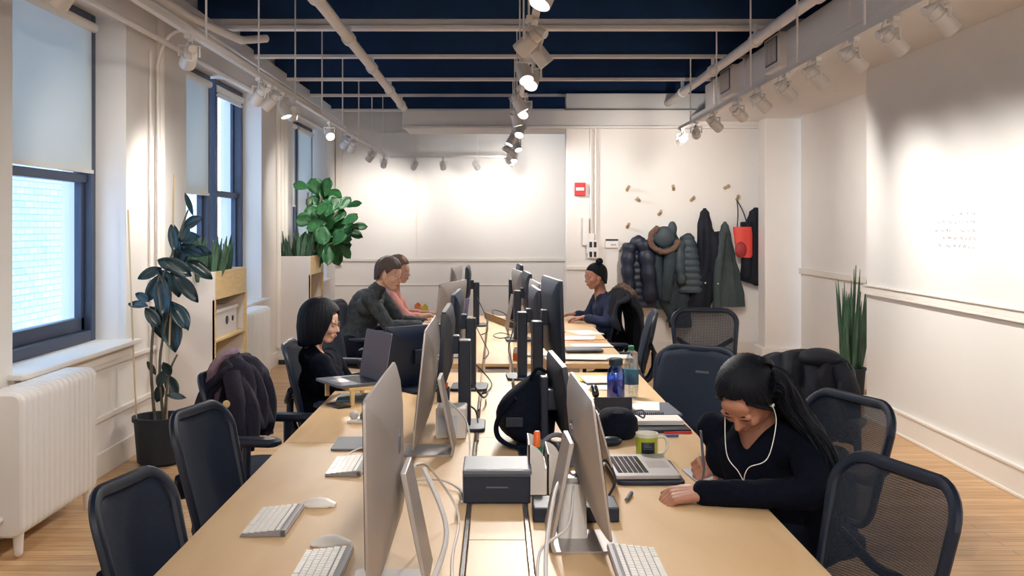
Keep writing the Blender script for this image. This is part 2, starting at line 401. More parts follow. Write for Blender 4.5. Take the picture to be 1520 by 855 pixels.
# soffit in front of coat wall, duct box on the right
struct('soffit_beam', MB().span((-1.21, 12.9, 2.9), (4.4, 13.9, 3.12)).span((-1.21, 12.86, 2.88), (4.4, 12.95, 2.915)), M['wall'], bevel=.008, label='long white boxed beam spanning above the coat wall')
struct('soffit_right', MB().span((2.45, YB, 2.97), (4.6, 12.9, 3.02)).span((4.2, YB, 3.0), (4.6, 12.9, ZC)), M['wall'], label='cream lowered ceiling over the right wall')
d = thing('air_duct', 'long white rectangular air duct above the right track of lamps', 'duct', (2.45, 0, 3.02))
mb = MB().span((0, YB, 0), (.7, 11.9, .27))
mb.build('duct_body', M['wall'], d, False, .006)
for y in (3.4, 4.35, 5.6, 7.0, 8.2, 9.2, 10.0, 10.8, 11.4): MB().span((-.012, y, 0), (.01, y+.03, .275)).build('duct_seam', M['pipe'], d, False, .003)
for a, b_ in ((8.55, 9.05), (10.3, 10.85)): MB().span((-.06, a, -.03), (.02, b_, .27)).build('grille_box', M['wall'], d, False, .008)
for (a, b_) in ((8.62, 8.98), (10.37, 10.78), (4.55, 5.3)):
    x = -.062 if a > 8 else -.004
    g = MB().span((x-.006, a, .02), (x, b_, .24)).build('grille', M['frame'], d, False)
    s_ = MB()
    n = int((b_-a)/.05)
    for i in range(n): s_.box((x-.01, a+(i+.5)*(b_-a)/n, .13), (.012, .0045, .2))
    s_.build('grille_slats', M['pipe'], g, False)
v = thing('air_vent', 'dark grey louvred vent set in the white boxed beam at right', 'vent', (3.72, 12.885, 3.0))
MB().box((0,0,0), (.42, .02, .16)).build('vent_frame', M['graybk'], v, False, .004)
sl = MB()
for i in range(6): sl.box((0,-.014,-.06+.024*i), (.38, .012, .006))
sl.build('louvre', M['label'], v, False)
struct('beam_box', MB().span((.95, 13.35, 3.1), (3.4, 13.6, 3.42)), M['wall'], label='white boxed ledge above the long beam')
# ceiling joists with white lower flange
for i, y in enumerate((-1.7, -.2, 1.3, 2.8, 4.3, 5.8, 7.3, 8.8, 10.25, 11.85, 13.3, 15.0)):
    tk = (.04, .10) if y < 9 else (.03, .034)
    b0 = struct('ceiling_beam_%d' % (i+1), MB().span((-2.62, y-.05, 3.34), (2.9, y+.05, 3.34+tk[0])).span((-2.62, y-.02, 3.34+tk[0]), (2.9, y+.02, 3.34+tk[1])), M['beam'], bevel=.008, label='white ceiling beam')
    MB().span((-2.62, y-.03, 3.34+tk[1]), (2.9, y+.06, ZC)).build('joist_web', M['navy'], b0, False)
    b0['group'] = 'white ceiling beams'
# wall plates
struct('trim_11', MB().span((XL, YB, 3.28), (XL+.14, YF, 3.42)), M['wall'], bevel=.01, label='white ledge along the top of the window wall')
# pipes -----------------------------------------------------------
p = thing('sprinkler_pipe', 'thick white ceiling pipe running diagonally to the boxed beam at left', 'pipe', (-1.19, 0, 3.14))
MB().tube([(0, -3.4, 0), (0, 12.95, 0)], .042, 16).build('pipe', M['pipe'], p)
for y in (3.5, 5.2, 6.6, 8.1, 9.6, 11.2, 12.5):
    cm = MB(); cm.tube([(0, y-.05, 0), (0, y+.05, 0)], .056, 16).tube([(0, y+.02, .05), (0, y+.02, .1)], .018, 8); cm.build('coupling', M['pipe'], p)
p = thing('conduit_pipe', 'white ceiling pipe running above the duct on the right side', 'pipe', (2.2, 0, 3.22))
MB().tube([(0, -3.4, 0), (0, 13.2, 0)], .045, 16).build('pipe', M['pipe'], p)
for y in (3.7, 5.2, 6.9, 8.6, 10.3, 12.0):
    cm = MB(); cm.tube([(0, y-.04, 0), (0, y+.04, 0)], .06, 16).tube([(0, y, .05), (0, y, .14)], .02, 8); cm.build('coupling', M['pipe'], p)
for (X, Y0, z, r, lab) in ((-2.5, 3.0, 3.02, .022, 'thin white conduit along the top of the window wall'), (-2.3, 3.0, 3.12, .03, 'thicker white pipe running beside the left lamp track')):
    o = MB().tube([(0, -Y0-3, 0), (0, 12.2, 0)], r, 12).build('wall_conduit', M['pipe'], loc=(X, Y0, z)); tag(o, lab, 'pipe')
o = MB().tube(arc([(.0,0,0), (.0,0,2.15), (.0,.0,2.42), (.1,-.05,2.62), (.3,-.15,2.66)]), .014, 10).build('curved_conduit', M['pipe'], loc=(XL+.03, 7.66, .45)); tag(o, 'thin white conduit running down the pier and curving out at the top', 'conduit')
o = MB().tube([(0,0,0), (0,0,2.5)], .01, 8).build('straight_conduit', M['pipe'], loc=(XL+.02, 7.52, .45)); tag(o, 'straight white conduit on the pier beside the curved one', 'conduit')
o = MB().tube([(-.02,-1.5,0), (0,0,0), (.15,1.0,.0), (.3,1.25,.06)], .035, 12).build('branch_pipe', M['pipe'], loc=(-2.3, 7.5, 3.2)); tag(o, 'white branch pipe bending up to the first ceiling beam at left', 'pipe')
# conduits on coat wall
for x, lab in ((1.21, 'left one of two white wall conduits above the light switches'), (1.27, 'right one of two white wall conduits above the light switches')):
    o = MB().tube([(0,0,0), (0,0,1.5)], .016, 10).build('switch_conduit', M['pipe'], loc=(x, YC-.018, 1.42)); tag(o, lab, 'conduit', 'conduits above the switches')
# brick building outside
struct('exterior_wall', MB().span((-6.2, -6, -3), (-6, 30, 5.2)), M['brick'])
s_ = MB().span((-5.99, 9.5, .3), (-5.9, 10.9, 2.6)); struct('exterior_window', s_, M['frame'])
# ================================================================== RADIATORS, SHELVES
def radiator(n):
    t = empty('radiator')
    w = .0625; L = n*w; mb = MB(); H0 = .11; H1 = .82; dp = .22
    for i in range(n):
        y = i*w+w/2
        prof = rrect(dp, H1-H0, .05, 4)
        mb.prism([(a, b_) for a, b_ in prof], y-w*.46, y+w*.46, (V((0, 0, (H0+H1)/2)), V((1,0,0)), V((0,0,1)), V((0,1,0))))
    mb.build('radiator_section', M['radiator'], t, True, .014)
    for y in (.05, L-.05):
        for x in (-.07, .07):
            MB().cap((x, y, .03), (x, y, .16), .022, .03, 10).build('foot', M['radiator'], t)
    MB().tube([(0,.0,.2), (0,-.08,.2), (0,-.08,0)], .022, 10).build('pipe', M['radiator'], t)
    return t
rad = radiator(15); rad.location = (-2.43, 4.93, 0); tag(rad, 'large white ribbed radiator below the big window, nearest the camera', 'radiator', 'radiators under the windows')
o = dup(rad, (-2.43, 3.75, 0), label='white radiator cut off by the left edge beside the large one')
r2 = radiator(17); r2.location = (-2.43, 9.3, 0); tag(r2, 'white radiator standing between the two planter shelves', 'radiator', 'radiators under the windows')

def planter_shelf(L, label, base_dark):
    t = empty('planter_shelf'); tag(t, label, 'shelf', 'plywood planter shelves'); D = .42; HH = 1.28
    MB().span((-D, 0, .06), (0, .02, HH)).build('side_panel', M['lam'], t, False, .002)
    MB().span((-D, L-.02, .06), (0, L, HH)).build('side_panel', M['lam'], t, False, .002)
    MB().span((-D, .02, .06), (-D+.015, L-.02, HH)).build('back_panel', M['ply'], t, False)
    MB().span((-.018, .02, HH-.22), (0.002, L-.02, HH)).span((-D+.015, .02, HH-.22), (-.018, L-.02, HH-.205)).build('planter_box', M['ply'], t, False, .002)
    MB().span((-D+.02, .022, HH-.1), (-.02, L-.022, HH-.06)).build('soil', M['soil'], t, False)
    for z in (.06, .40, .72):
        MB().span((-D+.015, .02, z), (-.004, L-.02, z+.02)).build('shelf_board', M['ply'], t, False, .002)
    for a in (0, L-.03): MB().span((-.02, a, .06), (.003, a+.03, HH-.22)).build('face_frame', M['ply'], t, False, .002)
    MB().span((-D+.02, .02, 0), (-.03, L-.02, .06)).build('plinth', M['label'], t, False)
    return t
S1 = planter_shelf(1.0, 'nearer planter shelf with white side and plywood front, beside the rubber plant', 0); S1.location = (-2.2, 7.87, 0)
S2 = planter_shelf(.9, 'farther planter shelf below the fiddle leaf fig with white side panel', 0); S2.location = (-2.2, 11.9, 0)
# file box
fb = thing('file_box', 'white storage box with round finger hole on the nearer planter shelf', 'box', (-2.24, 8.35, .74))
MB().span((-.3,-.3,0), (0,.34,.2)).build('box_body', M['lam'], fb, False, .004)
MB().span((-.31,-.31,.2), (.01,.35,.23)).build('lid', M['lam'], fb, False, .004)
MB().lathe([(.035,0), (.035,.006)], (0,.02,.12), 20, (1,0,0)).build('finger_hole', M['label'], fb)
MB().lathe([(.022,0), (.022,.006)], (0,.2,.12), 20, (1,0,0)).build('finger_hole', M['label'], fb)
for k, (y, h_, mm, lab) in enumerate(((12.1, .26, 'label', 'black binder standing on the farther planter shelf'), (12.17, .24, 'white', 'white binder standing beside the black one on the farther shelf'))):
    b_ = MB().span((-.2, 0, 0), (0, .05, h_)).build('binder', M[mm], None, False, .004, loc=(-2.26, y, .74)); tag(b_, lab, 'binder', 'binders on the planter shelf')
# speaker / dark post on shelf 2 corner
# ------------------------------------------------------------------ plants
def leaf_mesh(mb, base, d, L, W, nrm, bend=.25, curl=.15, n=7, shape='oval', wav=0):
    d = V(d).normalized(); nrm = V(nrm); nrm = (nrm-d*nrm.dot(d)).normalized(); sdir = d.cross(nrm)
    base = V(base); o = len(mb.v)
    for i in range(n+1):
        t = i/n
        if shape == 'oval': w = W*math.sin(PI*min(1, t*.98+.01))**.75
        elif shape == 'fiddle': w = W*(math.sin(PI*t)**.6)*(.55+.6*t)
        else: w = W*min(1, (1-t)*2.2)**.8*(.55+.45*min(1, t*3))
        c = base+d*L*t-V((0,0,1))*bend*L*t*t
        for j in (-1, -.5, 0, .5, 1):
            mb.v.append(c+sdir*w*j*.5+nrm*(abs(j)**1.5*curl*W+wav*W*math.sin(t*9+j*4)))
    for i in range(n):
        for j in range(4):
            a = o+i*5+j; mb.f.append([a, a+1, a+6, a+5])
def rubber_plant():
    t = thing('rubber_plant', 'tall dark rubber plant with a bamboo stake in a black pot by the window pier', 'plant', (-2.33, 6.98, 0))
    MB().lathe([(.125,0), (.15,.02), (.172,.3), (.185,.3), (.185,.33), (.165,.33), (.155,.27)], n=28).build('pot', M['pot'], t)
    MB().lathe([(.001,.25), (.155,.27), (.001,.28)], n=24).build('soil', M['soil'], t)
    MB().tube([(.04,0,.1), (.07,.02,1.1), (.09,.03,1.99)], .007, 8).build('stake', M['stake'], t)
    MB().tube([(-.16,0,.25), (-.2,.02,1.0), (-.23,.03,1.75)], .006, 8).build('thin_stake', M['stake'], t)
    stems = [[(-.03,0,.26), (-.06,.0,.7), (-.02,.02,1.15), (.10,.02,1.5), (.18,.05,1.75)], [(.02,.02,.26), (-.01,.03,.7), (.06,0,1.1), (.0,0,1.3)], [(.03,0,.26), (.06,0,.6), (.12,0,.75)]]
    for s_ in stems: MB().tube(arc(s_, 6), [.012-.006*i/(6*(len(s_)-1)) for i in range(6*(len(s_)-1)+1)], 8).build('stem', M['stem'], t)
    # leaves given by picture spots (px,py, length px, width, angle deg clockwise from up)
    spots = [(258,352,48,17,-8), (288,330,40,24,60), (282,352,36,20,75), (268,378,50,26,20), (262,352,52,15,-14), (286,372,44,22,100), (280,300,40,9,-12),
             (247,415,46,24,-35), (262,418,40,24,170), (222,405,36,18,-110), (232,425,46,26,-140), (243,438,58,30,172), (205,452,34,15,-80), (212,440,30,14,-60),
             (240,480,60,34,150), (255,490,58,34,165), (268,470,46,28,140), (278,425,50,24,140), (265,395,44,24,120), (300,372,40,18,95), (296,400,44,24,125),
             (248,545,26,16,-20), (240,560,30,16,20), (262,588,28,12,95), (256,572,34,22,150), (238,582,26,18,-160), (225,545,26,10,-30),
             (226,470,40,20,-30), (250,455,40,20,60), (275,345,30,16,15), (252,392,40,22,-60)]
    rnd = random.Random(3)
    for i, (px, py, l, w, a) in enumerate(spots):
        Y = 6.98+rnd.uniform(-.12, .12); k = Y/F; c = at(px, py, Y)-V((-2.33, 6.98, 0))
        an = R(a); d = V((math.sin(an), rnd.uniform(-.35,.35), math.cos(an)))
        L = l*k; mb = MB(); leaf_mesh(mb, c-d*L*.5, d, L, w*k*.92, V((rnd.uniform(-.4,.4), -1, rnd.uniform(-.1,.7))), .1, .2)
        mb.build('leaf', M['leafdark'], t, solid=.002)
    return t
rubber_plant()
def snake_plant(name, label, base, n, hmax, spread, w=.045, pot=True, seed=1, group=None, tilt=.22):
    rnd = random.Random(seed); t = thing(name, label, 'plant', base, 0, group); z0 = 0
    if pot:
        MB().lathe([(.10,0), (.12,.02), (.14,.26), (.15,.26), (.15,.28), (.13,.28), (.12,.24)], n=24).build('pot', M['pot'], t)
        MB().lathe([(.001,.22), (.125,.235), (.001,.24)], n=20).build('soil', M['soil'], t); z0 = .22
    for i in range(n):
        a = rnd.uniform(0, 2*PI); r = spread[0]*rnd.random(); x, y = r*math.cos(a), spread[1]/max(spread[0], .01)*r*math.sin(a)
        L = hmax*rnd.uniform(.38, 1)
        if i == 0: L = hmax; x = y = 0
        mb = MB(); leaf_mesh(mb, (x, y, z0), (x*1.2+rnd.uniform(-tilt,tilt), y*.8+rnd.uniform(-tilt,tilt), 1), L, w, (rnd.uniform(-1,1), -1, 0), -.02, .18, 8, 'sword')
        mb.build('leaf', M['leafsnake'], t, solid=.003)
    return t
snake_plant('snake_plant', 'tall snake plant standing in the recess beside the whiteboard wall', (3.39, 9.7, 0), 40, 1.02, (.10,.10), .042, seed=5, tilt=.07)
snake_plant('snake_plant', 'snake plant growing in the nearer planter shelf behind the rubber plant', (-2.38, 8.1, 1.2), 46, .38, (.17,.27), .05, False, 6)
snake_plant('snake_plant', 'snake plant at the far end of the nearer planter shelf', (-2.32, 8.68, 1.2), 9, .38, (.08,.1), .045, False, 9)
snake_plant('snake_plant', 'snake plant growing in the farther planter shelf beside the fig', (-2.40, 12.1, 1.2), 36, .40, (.18,.2), .05, False, 8)
t = thing('fiddle_leaf_fig', 'big green fiddle leaf fig in the farther planter shelf', 'plant', (-2.1, 12.4, 1.2))
t.location = (-2.28, 12.4, 1.2)
rnd = random.Random(11)
for q in ([(0,0,0), (.05,0,.4), (.12,0,.8)], [(0,0,0), (.15,-.05,.35), (.32,-.05,.6)], [(0,.05,0), (-.05,.05,.5), (-.05,.05,.85)], [(.02,0,0), (.2,0,.2), (.38,0,.25)]):
    MB().tube(arc(q, 5), .012, 8).build('stem', M['stem'], t)
spf = [(447,275,26,14,-70), (468,275,34,24,-20), (487,275,34,20,12), (478,300,36,26,-40), (512,300,30,14,35), (526,303,28,12,70), (452,325,28,22,-80), (465,315,34,26,-30), (500,318,36,28,30),
       (512,335,34,26,80), (524,345,34,14,105), (490,340,34,28,150), (472,345,34,26,-150), (505,360,34,24,120), (480,362,34,26,170), (462,362,30,22,-120), (498,375,34,20,160), (488,325,34,26,0), (520,325,30,16,60),
       (470,335,30,24,-100), (508,350,30,20,100), (486,378,30,18,175), (475,380,26,16,-170), (466,300,28,20,-60), (496,300,30,22,20), (483,290,32,22,-10), (500,345,36,26,60), (512,372,26,14,140), (478,318,36,28,-20), (494,358,30,24,-160)]
for (px, py, l, w, a) in spf+[(x_+rnd.uniform(-14,14), y_+rnd.uniform(-12,12), l_*.85, w_*.85, a_+rnd.uniform(-60,60)) for (x_, y_, l_, w_, a_) in spf[7:]]:
    Y = 12.4+rnd.uniform(-.22, .22); k = Y/F; c = at(px, py, Y)-V(t.location); an = R(a)
    d = V((math.sin(an), rnd.uniform(-.4,.4), math.cos(an))); L = l*k*.98
    mb = MB(); leaf_mesh(mb, c-d*L*.5, d, L, w*k*1.15, V((rnd.uniform(-.6,.6), -1, rnd.uniform(.0,.9))), .12, .12, 7, 'fiddle', .05)
    mb.build('leaf', M['leafgreen'], t, solid=.003)

# ================================================================== DESKS
ZD = .74; TH = .035
def desk(label, x0, x1, y0, y1, group='birch work tables'):
    t = thing('work_table', label, 'table', ((x0+x1)/2, (y0+y1)/2, 0), 0, group)
    hx, hy = (x1-x0)/2, (y1-y0)/2
    MB().span((-hx, -hy, ZD-TH), (hx, hy, ZD)).build('tabletop', M['birch'], t, False, .003)
    MB().span((-hx+.33, -hy+.05, ZD-TH-.06), (hx-.33, hy-.05, ZD-TH)).build('apron', M['lam'], t, False, .003)
    for sx in (-1, 1):
        for sy in (-1, 1): MB().box((sx*(hx-.07), sy*(hy-.07), (ZD-TH)/2), (.05, .05, ZD-TH)).build('leg', M['lam'], t, False, .004)
    return t
XD0, XD1 = -.885, .862
desk('left work table nearest the camera carrying the big silver computer', XD0, -.098, 2.42-.6, 4.19)
desk('left work table where the woman with the bob sits', XD0, -.098, 4.194, 6.2)
desk('left work table farthest away in front of the man', XD0, -.098, 6.6, 10.1)
desk('right work table nearest the camera where the woman in black writes', .098, XD1, 1.82, 5.0)
desk('right work table carrying the two bottles', .098, XD1, 5.004, 6.2)
desk('right work table farthest away in front of the woman with the bun', .098, XD1, 6.6, 10.1)
for (a, b_, lab) in ((1.82, 2.9, 'birch cable cover strip between the tables, nearest piece'), (2.905, 4.3, 'birch cable cover strip under the black box'), (4.305, 5.5, 'birch cable cover strip left of the grey hub'), (5.505, 6.2, 'short birch cable cover strip before the gap in the tables'), (6.6, 8.3, 'birch cable cover strip just beyond the gap'), (8.305, 10.1, 'farthest birch cable cover strip')):
    c = thing('cable_tray', lab, 'cable tray', (0, a, 0), 0, 'cable tray covers')
    MB().span((-.082, 0, ZD-.022), (.082, b_-a, ZD-.002)).build('cover', M['birch'], c, False, .002)
    MB().span((-.08, .02, ZD-.16), (.08, b_-a-.02, ZD-.04)).build('channel', M['lam'], c, False, .002)
    MB().span((-.03, .02, 0), (.03, .06, ZD-.16)).span((-.03, b_-a-.06, 0), (.03, b_-a-.02, ZD-.16)).build('leg', M['lam'], c, False)
g = thing('bridge_board', 'birch board with a dark slot bridging the gap between table rows', 'board', (0, 6.4, ZD-.06))
MB().span((-.88, -.19, -.02), (.86, .19, 0)).build('board', M['birch'], g, False, .002)
MB().span((-.05, .15, 0), (.05, .175, .002)).build('slot', M['label'], g, False)
for x in (-.8, .74): MB().span((x, -.1, -.68), (x+.06, .1, -.02)).build('leg', M['lam'], g, False)
# ================================================================== CHAIRS
def chair(arms=True, meshy=True, zt=.97, w=.46, dense=False):
    """task chair, facing +X, origin on the floor under the column"""
    t = empty('office_chair')
    # seat
    mb = MB(); pr = rrect(.47, .48, .12, 6)
    rings = []
    for (s_, z) in ((.90,.425), (1,.445), (1.0,.475), (.93,.497), (.6,.50)):
        rings.append([V((a*s_+.03, b_*s_, z-(.02 if a > .15 else 0))) for a, b_ in pr])
    mb.loft(rings); mb.build('seat', M['fabric'], t)
    # backrest geometry: curved rounded rectangle in local YZ, leaning back
    zb = .52
    def bp(u, v):  # u -1..1 across, v 0..1 up
        return V((-.20-.10*v**1.5-.035*(1-u*u)*math.sin(v*PI)*.6+.03*(u*u), u*w/2*(.86+.14*math.sin(min(1, v*1.3)*PI/2)), zb+(zt-zb)*v))
    def outline(s_, n=6):
        q = []
        for a, b_ in rrect(2*s_, 2*s_, .42, 7): q.append((a, (b_+1)/2))
        return q
    ol = [bp(a, min(1, max(0, b_))) for a, b_ in outline(1)]
    # frame tube, flat section
    rings = []
    n = len(ol)
    for i in range(n+1):
        p = ol[i % n]; tt = (ol[(i+1) % n]-ol[(i-1) % n]).normalized(); nx = V((1,0,.2)).normalized(); side = tt.cross(nx).normalized()
        tw = .03 if p.z > zb+.25 else .022
        rings.append([p+side*tw*.5*math.cos(k*PI/4)*1.3+nx*.015*math.sin(k*PI/4) for k in range(8)])
    MB().loft(rings, True, False).build('back_frame', M['black'], t)
    # mesh panel
    mb = MB(); N1, N2 = 12, 12; vs = []; fs = []
    poly = outline(.97)
    for i in range(N1+1):
        for j in range(N2+1):
            u = -1+2*i/N1; v_ = -1+2*j/N2
            # squircle map so that the panel keeps the rounded corners
            uu = u*math.sqrt(1-.22*v_*v_)*.98; vv = v_*math.sqrt(1-.22*u*u)*.98
            vs.append(bp(uu, (vv+1)/2)+V((.004,0,0)))
    for i in range(N1):
        for j in range(N2):
            a = i*(N2+1)+j; fs.append((a, a+1, a+N2+2, a+N2+1))
    mb.add(vs, fs); mb.build('backrest', M['mesh2' if dense else 'mesh'] if meshy else M['fabric'], t, solid=.004 if meshy else .03)
    # spine and lumbar
    MB().tube(arc([(-.02,0,.41), (-.2,0,.43), (-.27,0,.52), (-.275,0,.66)], 6), [.032]*7+[.028]*6+[.02]*6, 10).build('spine', M['black'], t)
    MB().tube(arc([(-.24,-w*.44,.74), (-.275,-.1,.665), (-.28,0,.66), (-.275,.1,.665), (-.24,w*.44,.74)], 6), .022, 8, True, .7).build('lumbar_bar', M['black'], t)
    if arms:
        for s_ in (-1, 1):
            a = MB().tube(arc([(.02,s_*.2,.43), (.02,s_*.29,.44), (.0,s_*.30,.52), (.0,s_*.295,.66)], 5), .02, 8).build('arm_post', M['black'], t)
            q = MB().loft([[V((x*f+.03, y*f+s_*.295, z)) for x, y in rrect(.26, .085, .04, 4)] for f, z in ((.85,.655), (1,.665), (1,.68), (.85,.69))]).build('armrest', M['black'], t)
    MB().tube([(0,0,.08), (0,0,.25), (0,0,.251), (0,0,.42)], [.03,.03,.018,.018], 14).build('gas_column', M['black'], t)
    MB().box((0,0,.415), (.2,.16,.03)).build('tilt_mechanism', M['black'], t, False, .008)
    for k in range(5):
        a = 2*PI*k/5+.3; c, s_ = math.cos(a), math.sin(a)
        b_ = MB().tube([(c*.02,s_*.02,.105), (c*.30,s_*.30,.075)], [.028,.018], 8).build('base_leg', M['black'], t)
        MB().lathe([(.026,-.022), (.028,0), (.026,.022)], (c*.31,s_*.31,.028), 14, (-s_,c,0)).build('caster', M['blackgloss'], b_)
    return t
CH = 'office chairs around the tables'
c0 = chair(True, True, .93, .36, True); c0.location = (-.80, 2.95, 0)
def facing(o, x, y, rz): o.location = (x, y, 0); o.rotation_euler = (0,0,rz)
# near left chair: its back panel centre sits at local (-.28,0)
def place(o, bx, by, rz, label):
    """put the chair so that the top of its back stands over (bx,by)"""
    facing(o, bx+.29*math.cos(rz), by+.29*math.sin(rz), rz); tag(o, label, 'chair', CH); return o
noarm = chair(False, True, .935, .37, True)
place(noarm, -1.03, 2.78, R(-12), 'armless black office chair at the near left, pushed up to the table')
c = copy_tree(noarm); c.scale = (1,1,1.035); place(c, -1.105, 3.68, R(-15), 'armless black office chair between the nearest left one and the chair with the jacket')
place(c0, -1.38, 4.85, R(-6), 'black armchair at the left table with a purple jacket hung over its back')
solid = chair(True, False, .97)
place(solid, -1.19, 5.74, R(2), 'black armchair the woman with the bob sits in')
c = copy_tree(solid); place(c, -1.32, 7.6, R(-12), 'black armchair standing empty between the woman with the bob and the man')
c = copy_tree(solid); place(c, -1.42, 8.9, R(-8), 'black armchair behind the man in the dark shirt')
nr = chair(False, True, .965, .50)
place(nr, 1.125, 2.80, R(180+17), 'see-through mesh office chair nearest the camera on the right')
c = copy_tree(nr); place(c, 1.40, 3.95, R(180+20), 'see-through mesh office chair the writing woman sits on, second on the right')
c = copy_tree(nr); place(c, 1.66, 8.1, R(180+82), 'see-through mesh office chair standing empty below the hanging coats')
c = copy_tree(solid); place(c, 1.10, 5.5, R(180+55), 'black padded chair right behind the writing woman, grey label on its back')
lb = MB().box((0,0,0), (.002,.075,.012)).build('back_label', M['graybk'], c, False, loc=(-.19,.06,.86)); lb['label'] = 'small grey woven label'
c = copy_tree(solid); c.scale = (1,1,.93); place(c, 1.74, 5.6, R(180+60), 'black chair draped with a black coat, at the right behind the writing woman')
c = copy_tree(solid); place(c, 1.09, 9.35, R(180+10), 'black chair the woman with the bun sits in')
c = copy_tree(solid); place(c, 1.23, 7.85, R(180-5), 'black armchair empty beside the right table, behind the water bottle')

# ================================================================== COMPUTERS
def rot_y(a): return Matrix.Rotation(a, 4, 'Y')
def imac(w=.65, h=.516, tilt=R(6)):
    """front (+X) ; origin on the table under the stand"""
    t = empty('desktop_computer')
    foot = MB().prism(rrect(.19, .2, .012, 3, -.02, 0), 0, .006); foot.build('stand_foot', M['alu'], t)
    # stand neck leans forward to the back of the panel
    mb = MB(); rings = []
    for (x, z, wy, tk) in ((-.112,.003,.10,.006), (-.118,.03,.099,.005), (-.095,.14,.095,.006), (-.062,.30,.088,.007)):
        rings.append([V((x+a, b_, z)) for a, b_ in ((-tk,-wy), (tk,-wy), (tk,wy), (-tk,wy))])
    mb.loft(rings); mb.build('stand_neck', M['alu'], t, True, .002)
    zb = h-(w*.565+.065)*0-.0; z0 = h-(w*.575+.07); Hh = h-z0
    mt = Matrix.Translation((-.0,0,z0+Hh/2)) @ rot_y(-tilt)
    # body : convex back
    out = rrect(w, Hh, .018, 4)
    rings = []
    for (s_, x) in ((1,0), (1,-.006), (.96,-.012), (.82,-.026), (.6,-.038), (.35,-.045), (.1,-.047)):
        rings.append([mt @ V((x, a*s_, b_*s_)) for a, b_ in out])
    body = MB().loft(rings).build('display_body', M['alu'], t)
    MB().add([mt @ V((.001, a, b_)) for a, b_ in ((-w/2+.004,-Hh/2+.072), (w/2-.004,-Hh/2+.072), (w/2-.004,Hh/2-.004), (-w/2+.004,Hh/2-.004))], [(0,1,2,3)]).build('screen', M['screen'], t, False, solid=.002)
    # fruit emblem on the back
    ap = [(0,.30), (.12,.38), (.28,.40), (.42,.34), (.50,.22), (.42,.12), (.38,.0), (.42,-.12), (.52,-.20), (.44,-.38), (.30,-.52), (.18,-.54), (0,-.48), (-.18,-.54), (-.30,-.52), (-.44,-.36), (-.52,-.14), (-.52,.10), (-.44,.28), (-.30,.39), (-.14,.38)]
    lf = [(.0,.48), (.02,.60), (.10,.70), (.22,.74), (.20,.62), (.12,.52)]
    k = .045; m2 = mt @ Matrix.Translation((-.0455,0,.06))
    e = MB()
    for poly in (ap, lf):
        vs = [m2 @ V((-.0025, -a*k, b_*k)) for a, b_ in poly]; vs2 = [m2 @ V((.004, -a*k, b_*k)) for a, b_ in poly]; n = len(poly)
        e.add(vs+vs2, [tuple(range(n)), tuple(range(2*n-1, n-1, -1))]+[(i, (i+1) % n, n+(i+1) % n, n+i) for i in range(n)])
    e.build('emblem', M['graybk'], body, False)
    return t
GI = 'silver all-in-one desktop computers'
def putc(o, x, y, rz, label, cat='computer', group=None, z=.741):
    o.location = (x, y, z); o.rotation_euler = (0,0,rz); tag(o, label, cat, group); return o
i27 = imac()
i27a = imac(tilt=R(-1)); putc(i27a, -.29, 2.53, PI, 'silver all-in-one computer nearest the camera on the left table, seen from behind', 'computer', GI)
putc(i27, -.29, 4.03, PI, 'silver all-in-one computer second along the left table, edge-on', 'computer', GI)
i21 = imac(.528, .45, R(7.5))
putc(i21, .265, 2.87, R(2), 'silver all-in-one computer on the right table nearest the camera, edge-on', 'computer', GI)
putc(copy_tree(i27), -.325, 6.62+.35, PI-R(14), 'silver all-in-one computer on the far left table turned slightly to the camera', 'computer', GI)
putc(copy_tree(i27), .29, 7.05, R(4), 'silver all-in-one computer on the far right table behind the tall black screen', 'computer', GI)
putc(copy_tree(i27), -.41, 9.6, PI-R(6), 'farthest silver all-in-one computer on the left', 'computer', GI)
putc(copy_tree(i27), .20, 8.8, R(6), 'farthest silver all-in-one computer on the right', 'computer', GI)
def monitor(w=.52, h=.33, zc=.36, col=True, tilt=R(3), back='black'):
    t = empty('monitor')
    MB().prism(rrect(.2, .24, .03, 4, -.09, 0), 0, .014).build('stand_base', M['black'], t, True, .003)
    if col: MB().span((-.125, -.045, .012), (-.07, .045, .39)).build('stand_column', M['black'], t, False, .006)
    MB().span((-.075, -.04, zc-.04), (-.025, .04, zc+.04)).build('mount', M['black'], t, False, .005)
    mt = Matrix.Translation((0,0,zc)) @ rot_y(-tilt)
    b = MB(); rings = []
    for (s_, x) in ((1,.0), (1,-.018), (.9,-.03), (.6,-.045)):
        rings.append([mt @ V((x, a*s_, b_*s_)) for a, b_ in rrect(w, h, .01, 3)])
    b.loft(rings); b.build('display_body', M[back], t)
    MB().span((-.001,-w/2+.012,-h/2+.014), (.002,w/2-.012,h/2-.012)).xf(mt).build('screen', M['screen'], t, False)
    return t
GM = 'black monitors on column stands'
m0 = monitor(zc=.37)
putc(m0, -.243, 4.52, PI, 'black monitor on a column stand behind the second silver computer at left', 'monitor', GM)
putc(copy_tree(m0), -.243, 5.6, PI-R(2), 'black monitor on a column stand at the far end of the middle left table', 'monitor', GM)
putc(copy_tree(m0), -.285, 9.1, PI, 'farthest black monitor on the left, thin and edge-on', 'monitor', GM)
tall = monitor(.58, .42, .41, tilt=R(2))
putc(tall, .31, 5.42, R(-6)+R(12), 'biggest black monitor on the right side, its tall back in front of the bun woman', 'monitor', GM)
putc(copy_tree(m0), .245, 5.98, R(3), 'black monitor behind the biggest one on the right tables', 'monitor', GM)
putc(copy_tree(m0), .255, 7.95, R(4), 'black monitor on the far right table, third back from the blue bottle', 'monitor', GM)
low = monitor(.52, .33, .21, col=False, tilt=R(9))
MB().span((-.10, -.03, .012), (-.07, .03, .30)).build('stand_column', M['black'], low, False, .005)
putc(low, .272, 4.03, R(3), 'low tilted black monitor behind the near right silver computer', 'monitor', GM)
